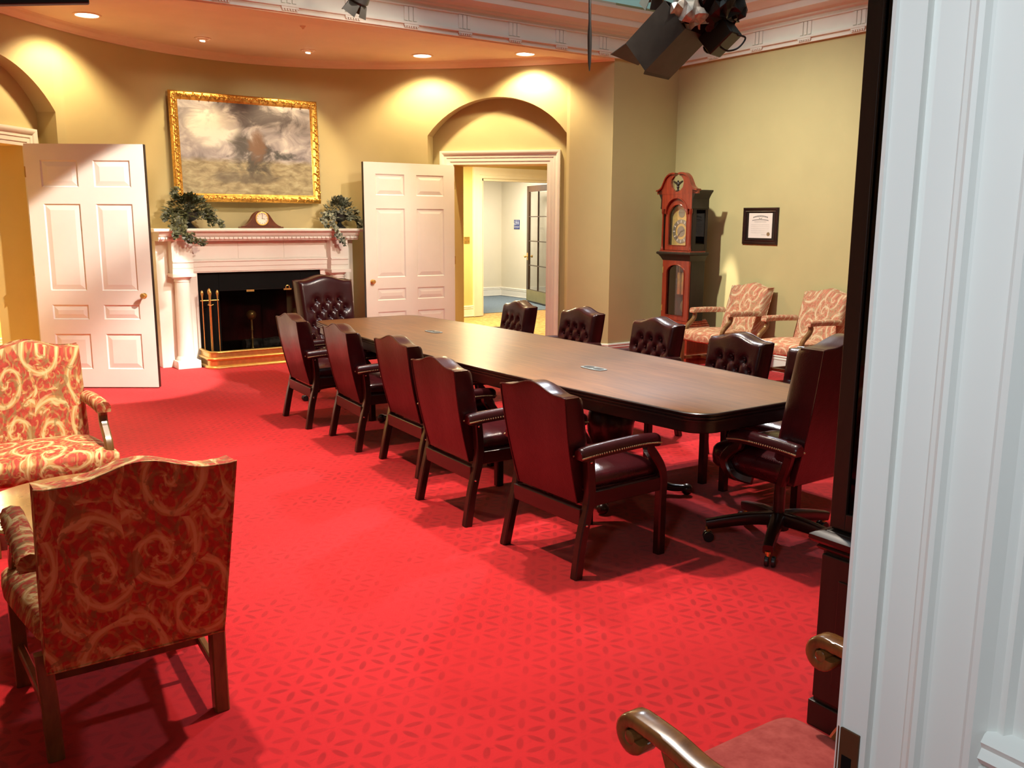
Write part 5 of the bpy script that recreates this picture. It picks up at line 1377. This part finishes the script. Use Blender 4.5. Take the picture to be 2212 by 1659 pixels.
# restroom sign
sg = thing('restroom_sign', 'blue restroom sign with white figures on the far corridor wall', 'sign', (11.119, 16.02, 1.565), PI)
m = MB(); m.box((0, -.105, -.10), (.006, .105, .10)); obj('plate', m, M['signblue'], sg, smooth=0)
m = MB(); P = lambda u, v, d: (d, u, v)
def figure(u, skirt):
    m.lathe([(0, 0), (.012, 0), (.012, .001), (0, .001)], 12, T=Tm((.0062, u, .078), 0, 0, PI / 2))
    if skirt: m.prism([(u - .010, .062), (u + .010, .062), (u + .026, .022), (u - .026, .022)], .0062, .0072, P)
    else: m.prism([(u - .018, .062), (u + .018, .062), (u + .018, .028), (u - .018, .028)], .0062, .0072, P)
    m.prism([(u - .009, .028), (u - .002, .028), (u - .002, -.01), (u - .009, -.01)], .0062, .0072, P); m.prism([(u + .002, .028), (u + .009, .028), (u + .009, -.01), (u + .002, -.01)], .0062, .0072, P)
figure(.05, True); figure(-.02, False)
m.tube([(.0066, -.075 + .022 * math.cos(a), .012 + .022 * math.sin(a)) for a in np.linspace(1.9, 6.4, 14)], .004, 4); m.lathe([(0, 0), (.009, 0), (.009, .001), (0, .001)], 10, T=Tm((.0062, -.075, .070), 0, 0, PI / 2)); m.sweep([(.0066, -.075, .058), (.0066, -.075, .022), (.0066, -.098, .020)], rsec(.006, .001, .0003, 1), up=(1, 0, 0))
obj('pictograms', m, M['signwhite'], sg, smooth=0)
def text_mesh(body, size, mat, parent, T):
    c = bpy.data.curves.new('lettering', 'FONT'); c.body = body; c.size = size; c.align_x = 'CENTER'; c.align_y = 'CENTER'; c.extrude = .0006
    tmp = bpy.data.objects.new('lettering_curve', c); COL.objects.link(tmp)
    me = bpy.data.meshes.new_from_object(tmp.evaluated_get(bpy.context.evaluated_depsgraph_get()))
    bpy.data.objects.remove(tmp, do_unlink=True)
    me.materials.clear(); me.materials.append(mat)
    o = bpy.data.objects.new('lettering', me); COL.objects.link(o); o.parent = parent; o.matrix_local = T; return o
text_mesh('RESTROOM', .036, M['signwhite'], sg, Matrix.Translation((.0066, 0, -.052)) @ Matrix(((0, 0, 1, 0), (1, 0, 0, 0), (0, 1, 0, 0), (0, 0, 0, 1))))
m = MB()
for k in range(26): m.ball((.0066, -.06 + k * .0048, -.082), .0014, 4, 3)
stuff(obj('braille', m, M['signwhite'], sg))

# french door standing open in the corridor
fh, ff_ = Vector((10.43, 13.92, 0)), Vector((10.765, 15.12, 0))
tt = (ff_ - fh).normalized(); fw_ = (ff_ - fh).length
fd_ = bpy.data.objects.new('door_3', None); COL.objects.link(fd_); fd_.location = fh; fd_.rotation_euler = (0, 0, math.atan2(tt.y, tt.x)); fd_['kind'] = 'structure'
def fbx(name, lo, hi, mat='frenchwood', par=None, bevel=.003):
    b = MB(); b.box(lo, hi); return obj(name, b, M[mat], par or fd_, smooth=0, bevel=bevel)
M['frenchwood'] = wood('dark_brown_stain', (.022, .009, .004), (.055, .024, .011), (12, 12, 2), .35, .2)
fbx('stile', (0, -.022, .012), (.11, .022, 2.34)); fbx('stile', (fw_ - .11, -.022, .012), (fw_, .022, 2.34)); fbx('top_rail', (.11, -.022, 2.22), (fw_ - .11, .022, 2.34)); fbx('bottom_rail', (.11, -.022, .012), (fw_ - .11, .022, .26))
xs4 = np.linspace(.11, fw_ - .11, 3); zs5 = np.linspace(.26, 2.22, 5)
for x in xs4[1:-1]: fbx('muntin', (x - .011, -.015, .26), (x + .011, .015, 2.22))
for z in zs5[1:-1]: fbx('muntin', (.11, -.014, z - .010), (fw_ - .11, .014, z + .010))
for i in range(2):
    for j in range(4):
        fbx('pane', (xs4[i] + .009, -.003, zs5[j] + .008), (xs4[i + 1] - .009, .003, zs5[j + 1] - .008), 'glass', bevel=0)
M['kick'] = simple('brass_kick_plate', (.42, .36, .16), .35, metal=.6, var=.08)
fbx('kick_plate', (.02, .022, .03), (fw_ - .02, .0245, .25), 'kick', bevel=0)
for s in (-1, 1):
    k = MB(); k.lathe([(0, 0), (.030, 0), (.030, .006), (.011, .010), (.011, .032), (.026, .040), (.030, .055), (.022, .068), (0, .072)], 14, T=Tm((fw_ - .05, s * .022, .925), 0, -s * PI / 2)); obj('knob', k, M['brass'], fd_)
    fbx('lock_plate', (fw_ - .085, s * .022 - .002, .85), (fw_ - .018, s * .022 + .002, 1.0), 'brass', bevel=0)

# ------------------------------------------------------------------ studio lights hung in front of the cornice
GZ = 4.75
gp = MB()
gp.tube([(-1.0, 2.2, GZ), (-1.0 + .001, 2.2, GZ), (7.6, 8.0 - .6, GZ)], .024, 12)
grid = tag(obj('lighting_pipe', gp, M['blackmetal']), 'black lighting pipe above the set, out of the picture', 'pipe')
def pipe_y(x): return 2.2 + (x + 1.0) * 5.2 / 8.6
def frame_from(b, loc):
    b = Vector(b).normalized(); hx = b.cross(Vector((0, 0, 1))).normalized(); v = hx.cross(b).normalized()
    m = Matrix((hx, b, v)).transposed().to_4x4(); m.translation = loc; return m     # x across, y along the beam, z up
RR, GG = Vector((.824, -.566, 0)), Vector((.566, .824, 0))
T1 = frame_from(RR * -.60 + GG * .48 + Vector((0, 0, -.62)), Vector((4.805, 4.945, 2.985)))
sl_ = thing('stage_lamp', 'black stage lamp with long snoot and crumpled foil wrap hanging before the cornice', 'stage light', (4.94, 4.80, 3.15))
inv = Matrix.Translation((-4.94, -4.80, -3.15)) @ T1
def spart(name, mb, mat, smooth=30, bevel=0, par=None):
    o = obj(name, mb, M[mat], par or sl_, smooth=smooth, bevel=bevel)
    return o
m = MB()                                        # open rectangular snoot
w, h_, l0, l1, th = .19, .135, -.14, .26, .004
for lo, hi in (((-w, l0, h_ - th), (w, l1, h_)), ((-w, l0, -h_), (w, l1, -h_ + th)), ((-w, l0, -h_ + th), (-w + th, l1, h_ - th)), ((w - th, l0, -h_ + th), (w, l1, h_ - th))): m.box(lo, hi, T=inv)
sno = spart('snoot', m, 'snoot', 0)
m = MB(); m.prism([(-w, l1 - .0), (w, l1 - .0), (w + .03, l1 + .16), (-w - .03, l1 + .13)], h_ - .004, h_, lambda u, v, d: (u, v, d + .12 * (v - l1)), T=inv); spart('barn_door', m, 'snoot', 0)
m = MB(); m.prism([(-w, l1), (w, l1), (w * .95, l1 + .02), (-w * .95, l1 + .025)], -h_, -h_ + .004, lambda u, v, d: (u, v, d - .25 * (v - l1)), T=inv); spart('barn_door', m, 'snoot', 0)
m = MB(); m.lathe([(.0, -.50), (.10, -.48), (.135, -.40), (.14, -.20), (.15, -.165), (.15, -.145), (0, -.145)], 24, T=inv @ Matrix.Rotation(-PI / 2, 4, 'X')); spart('lamp_body', m, 'blackmetal', 35)
rn = random.Random(11)
def foil(name, c, a, amp, seed, mat, nu=20, nv=14, par=None):
    rr = random.Random(seed); J = [[rr.uniform(-1, 1) for _ in range(nv)] for _ in range(nu)]
    def fn(u, v):
        i = int(round(u * nu)) % nu; j = min(nv - 1, int(round(v * (nv - 1))))
        th = 2 * PI * u; ph = -PI / 2 + PI * v; k = 1 + amp * J[i][j] * (1 if 0 < j < nv - 1 else 0)
        return (c[0] + a[0] * k * math.cos(ph) * math.cos(th), c[1] + a[1] * k * math.cos(ph) * math.sin(th), c[2] + a[2] * k * math.sin(ph))
    m = MB(); m.grid(nu, nv, fn, T=inv, wrap_u=True); return spart(name, m, mat, 0, par=par)
foil('foil_wrap', (.09, -.33, .02), (.22, .20, .20), .20, 5, 'foilblack')
foil('foil_wrap', (-.08, -.21, .0), (.14, .11, .14), .28, 9, 'silverfoil', 14, 10)
foil('foil_wrap', (.24, -.34, .05), (.14, .16, .22), .18, 21, 'foilblack', 14, 10)
m = MB(); m.box((.06, -.32, -.29), (.23, -.10, -.13), T=inv); hs = spart('ballast_housing', m, 'plastic', 0, .01)
m = MB(); m.lathe([(.0, 0), (.035, 0), (.035, .02), (.02, .03), (0, .03)], 16, T=inv @ Tm((.14, -.10, -.21)) @ Matrix.Rotation(-PI / 2, 4, 'X')); obj('knob', m, M['blackmetal'], hs)
m = MB(); P = [inv @ Vector(q) for q in ((.16, -.30, -.28), (.20, -.33, -.33), (.17, -.26, -.36), (.12, -.20, -.34), (.10, -.18, -.28))]; m.tube(bez(P, 6), .007, 6); spart('power_cable', m, 'plastic')
m = MB(); c0 = inv @ Vector((-.20, -.30, .0)); c1 = inv @ Vector((.20, -.30, 0)); top = (c0 + c1) / 2 + Vector((0, 0, .34))
m.tube([c0, c0 + Vector((0, 0, .22)), top, c1 + Vector((0, 0, .22)), c1], .014, 8); m.tube([top, top + Vector((0, 0, GZ - 3.15 - top.z - .02))], .018, 10); spart('yoke', m, 'blackmetal')

def hanging_lamp(x, y, z, rz, label):
    t = thing('stage_lamp', label, 'stage light', (x, y, z), rz)
    m = MB(); m.lathe([(0, .17), (.05, .165), (.075, .13), (.08, .02), (.06, 0), (.06, -.015), (0, -.010)], 16, T=Tm((0, 0, 0), 0, .55)); obj('lamp_body', m, M['foilblack'], t, smooth=25)
    for k in range(4):
        a = k * PI / 2 + .3
        m = MB(); m.prism([(-.05, 0), (.05, 0), (.07, -.08), (-.055, -.095)], -.002, .002, lambda u, v, d: (u, d + .06 + v * -.3, v), T=Tm((0, 0, 0), 0, .55) @ Matrix.Rotation(a, 4, 'Z')); obj('barn_door', m, M['snoot'], t, smooth=0)
    m = MB(); m.tube([(-.10, -.03, .06), (-.10, -.02, .24), (.10, -.02, .24), (.10, -.03, .06)], .009, 6); m.tube([(0, -.02, .24), (0, -.02, GZ - z)], .014, 8); obj('yoke', m, M['blackmetal'], t)
hanging_lamp(3.318, 7.08, 3.39, .4, 'small black stage lamp hanging at the top edge, above the painting')
hanging_lamp(5.30, 5.70, 3.46, -.5, 'black stage lamp at the top edge behind the foil-wrapped one')
m = MB()
P = [(4.30, 5.33, GZ - .02), (4.30, 5.30, 3.9), (4.303, 5.296, 3.25), (4.325, 5.318, 3.08), (4.34, 5.335, 2.98), (4.352, 5.348, 2.92), (4.362, 5.358, 2.80), (4.366, 5.362, 2.74)]
m.tube(P, [.010, .010, .010, .010, .017, .016, .012, .004], 8); tag(obj('hanging_cable', m, M['plastic']), 'black cable hanging straight down with a thicker taped end', 'cable')
fg = thing('black_flag_panel', 'black light-blocking panel cut by the top left corner', 'panel', (.70, 3.86, 2.45))
m = MB(); d_ = Vector((.982, -.18, .17)).normalized()
m.box((-1.1, -.02, 0), (0, .02, .75), T=frame_from((.18, .982, 0), (0, 0, 0)) @ Matrix.Rotation(-.115, 4, 'Y')); obj('panel', m, M['flag'], fg, smooth=0, bevel=.006)
m = MB()
for u in (-.9, -.2): m.tube([(u, .02, .70), (u, .02, GZ - 2.45)], .010, 8)
obj('rods', m, M['blackmetal'], fg)
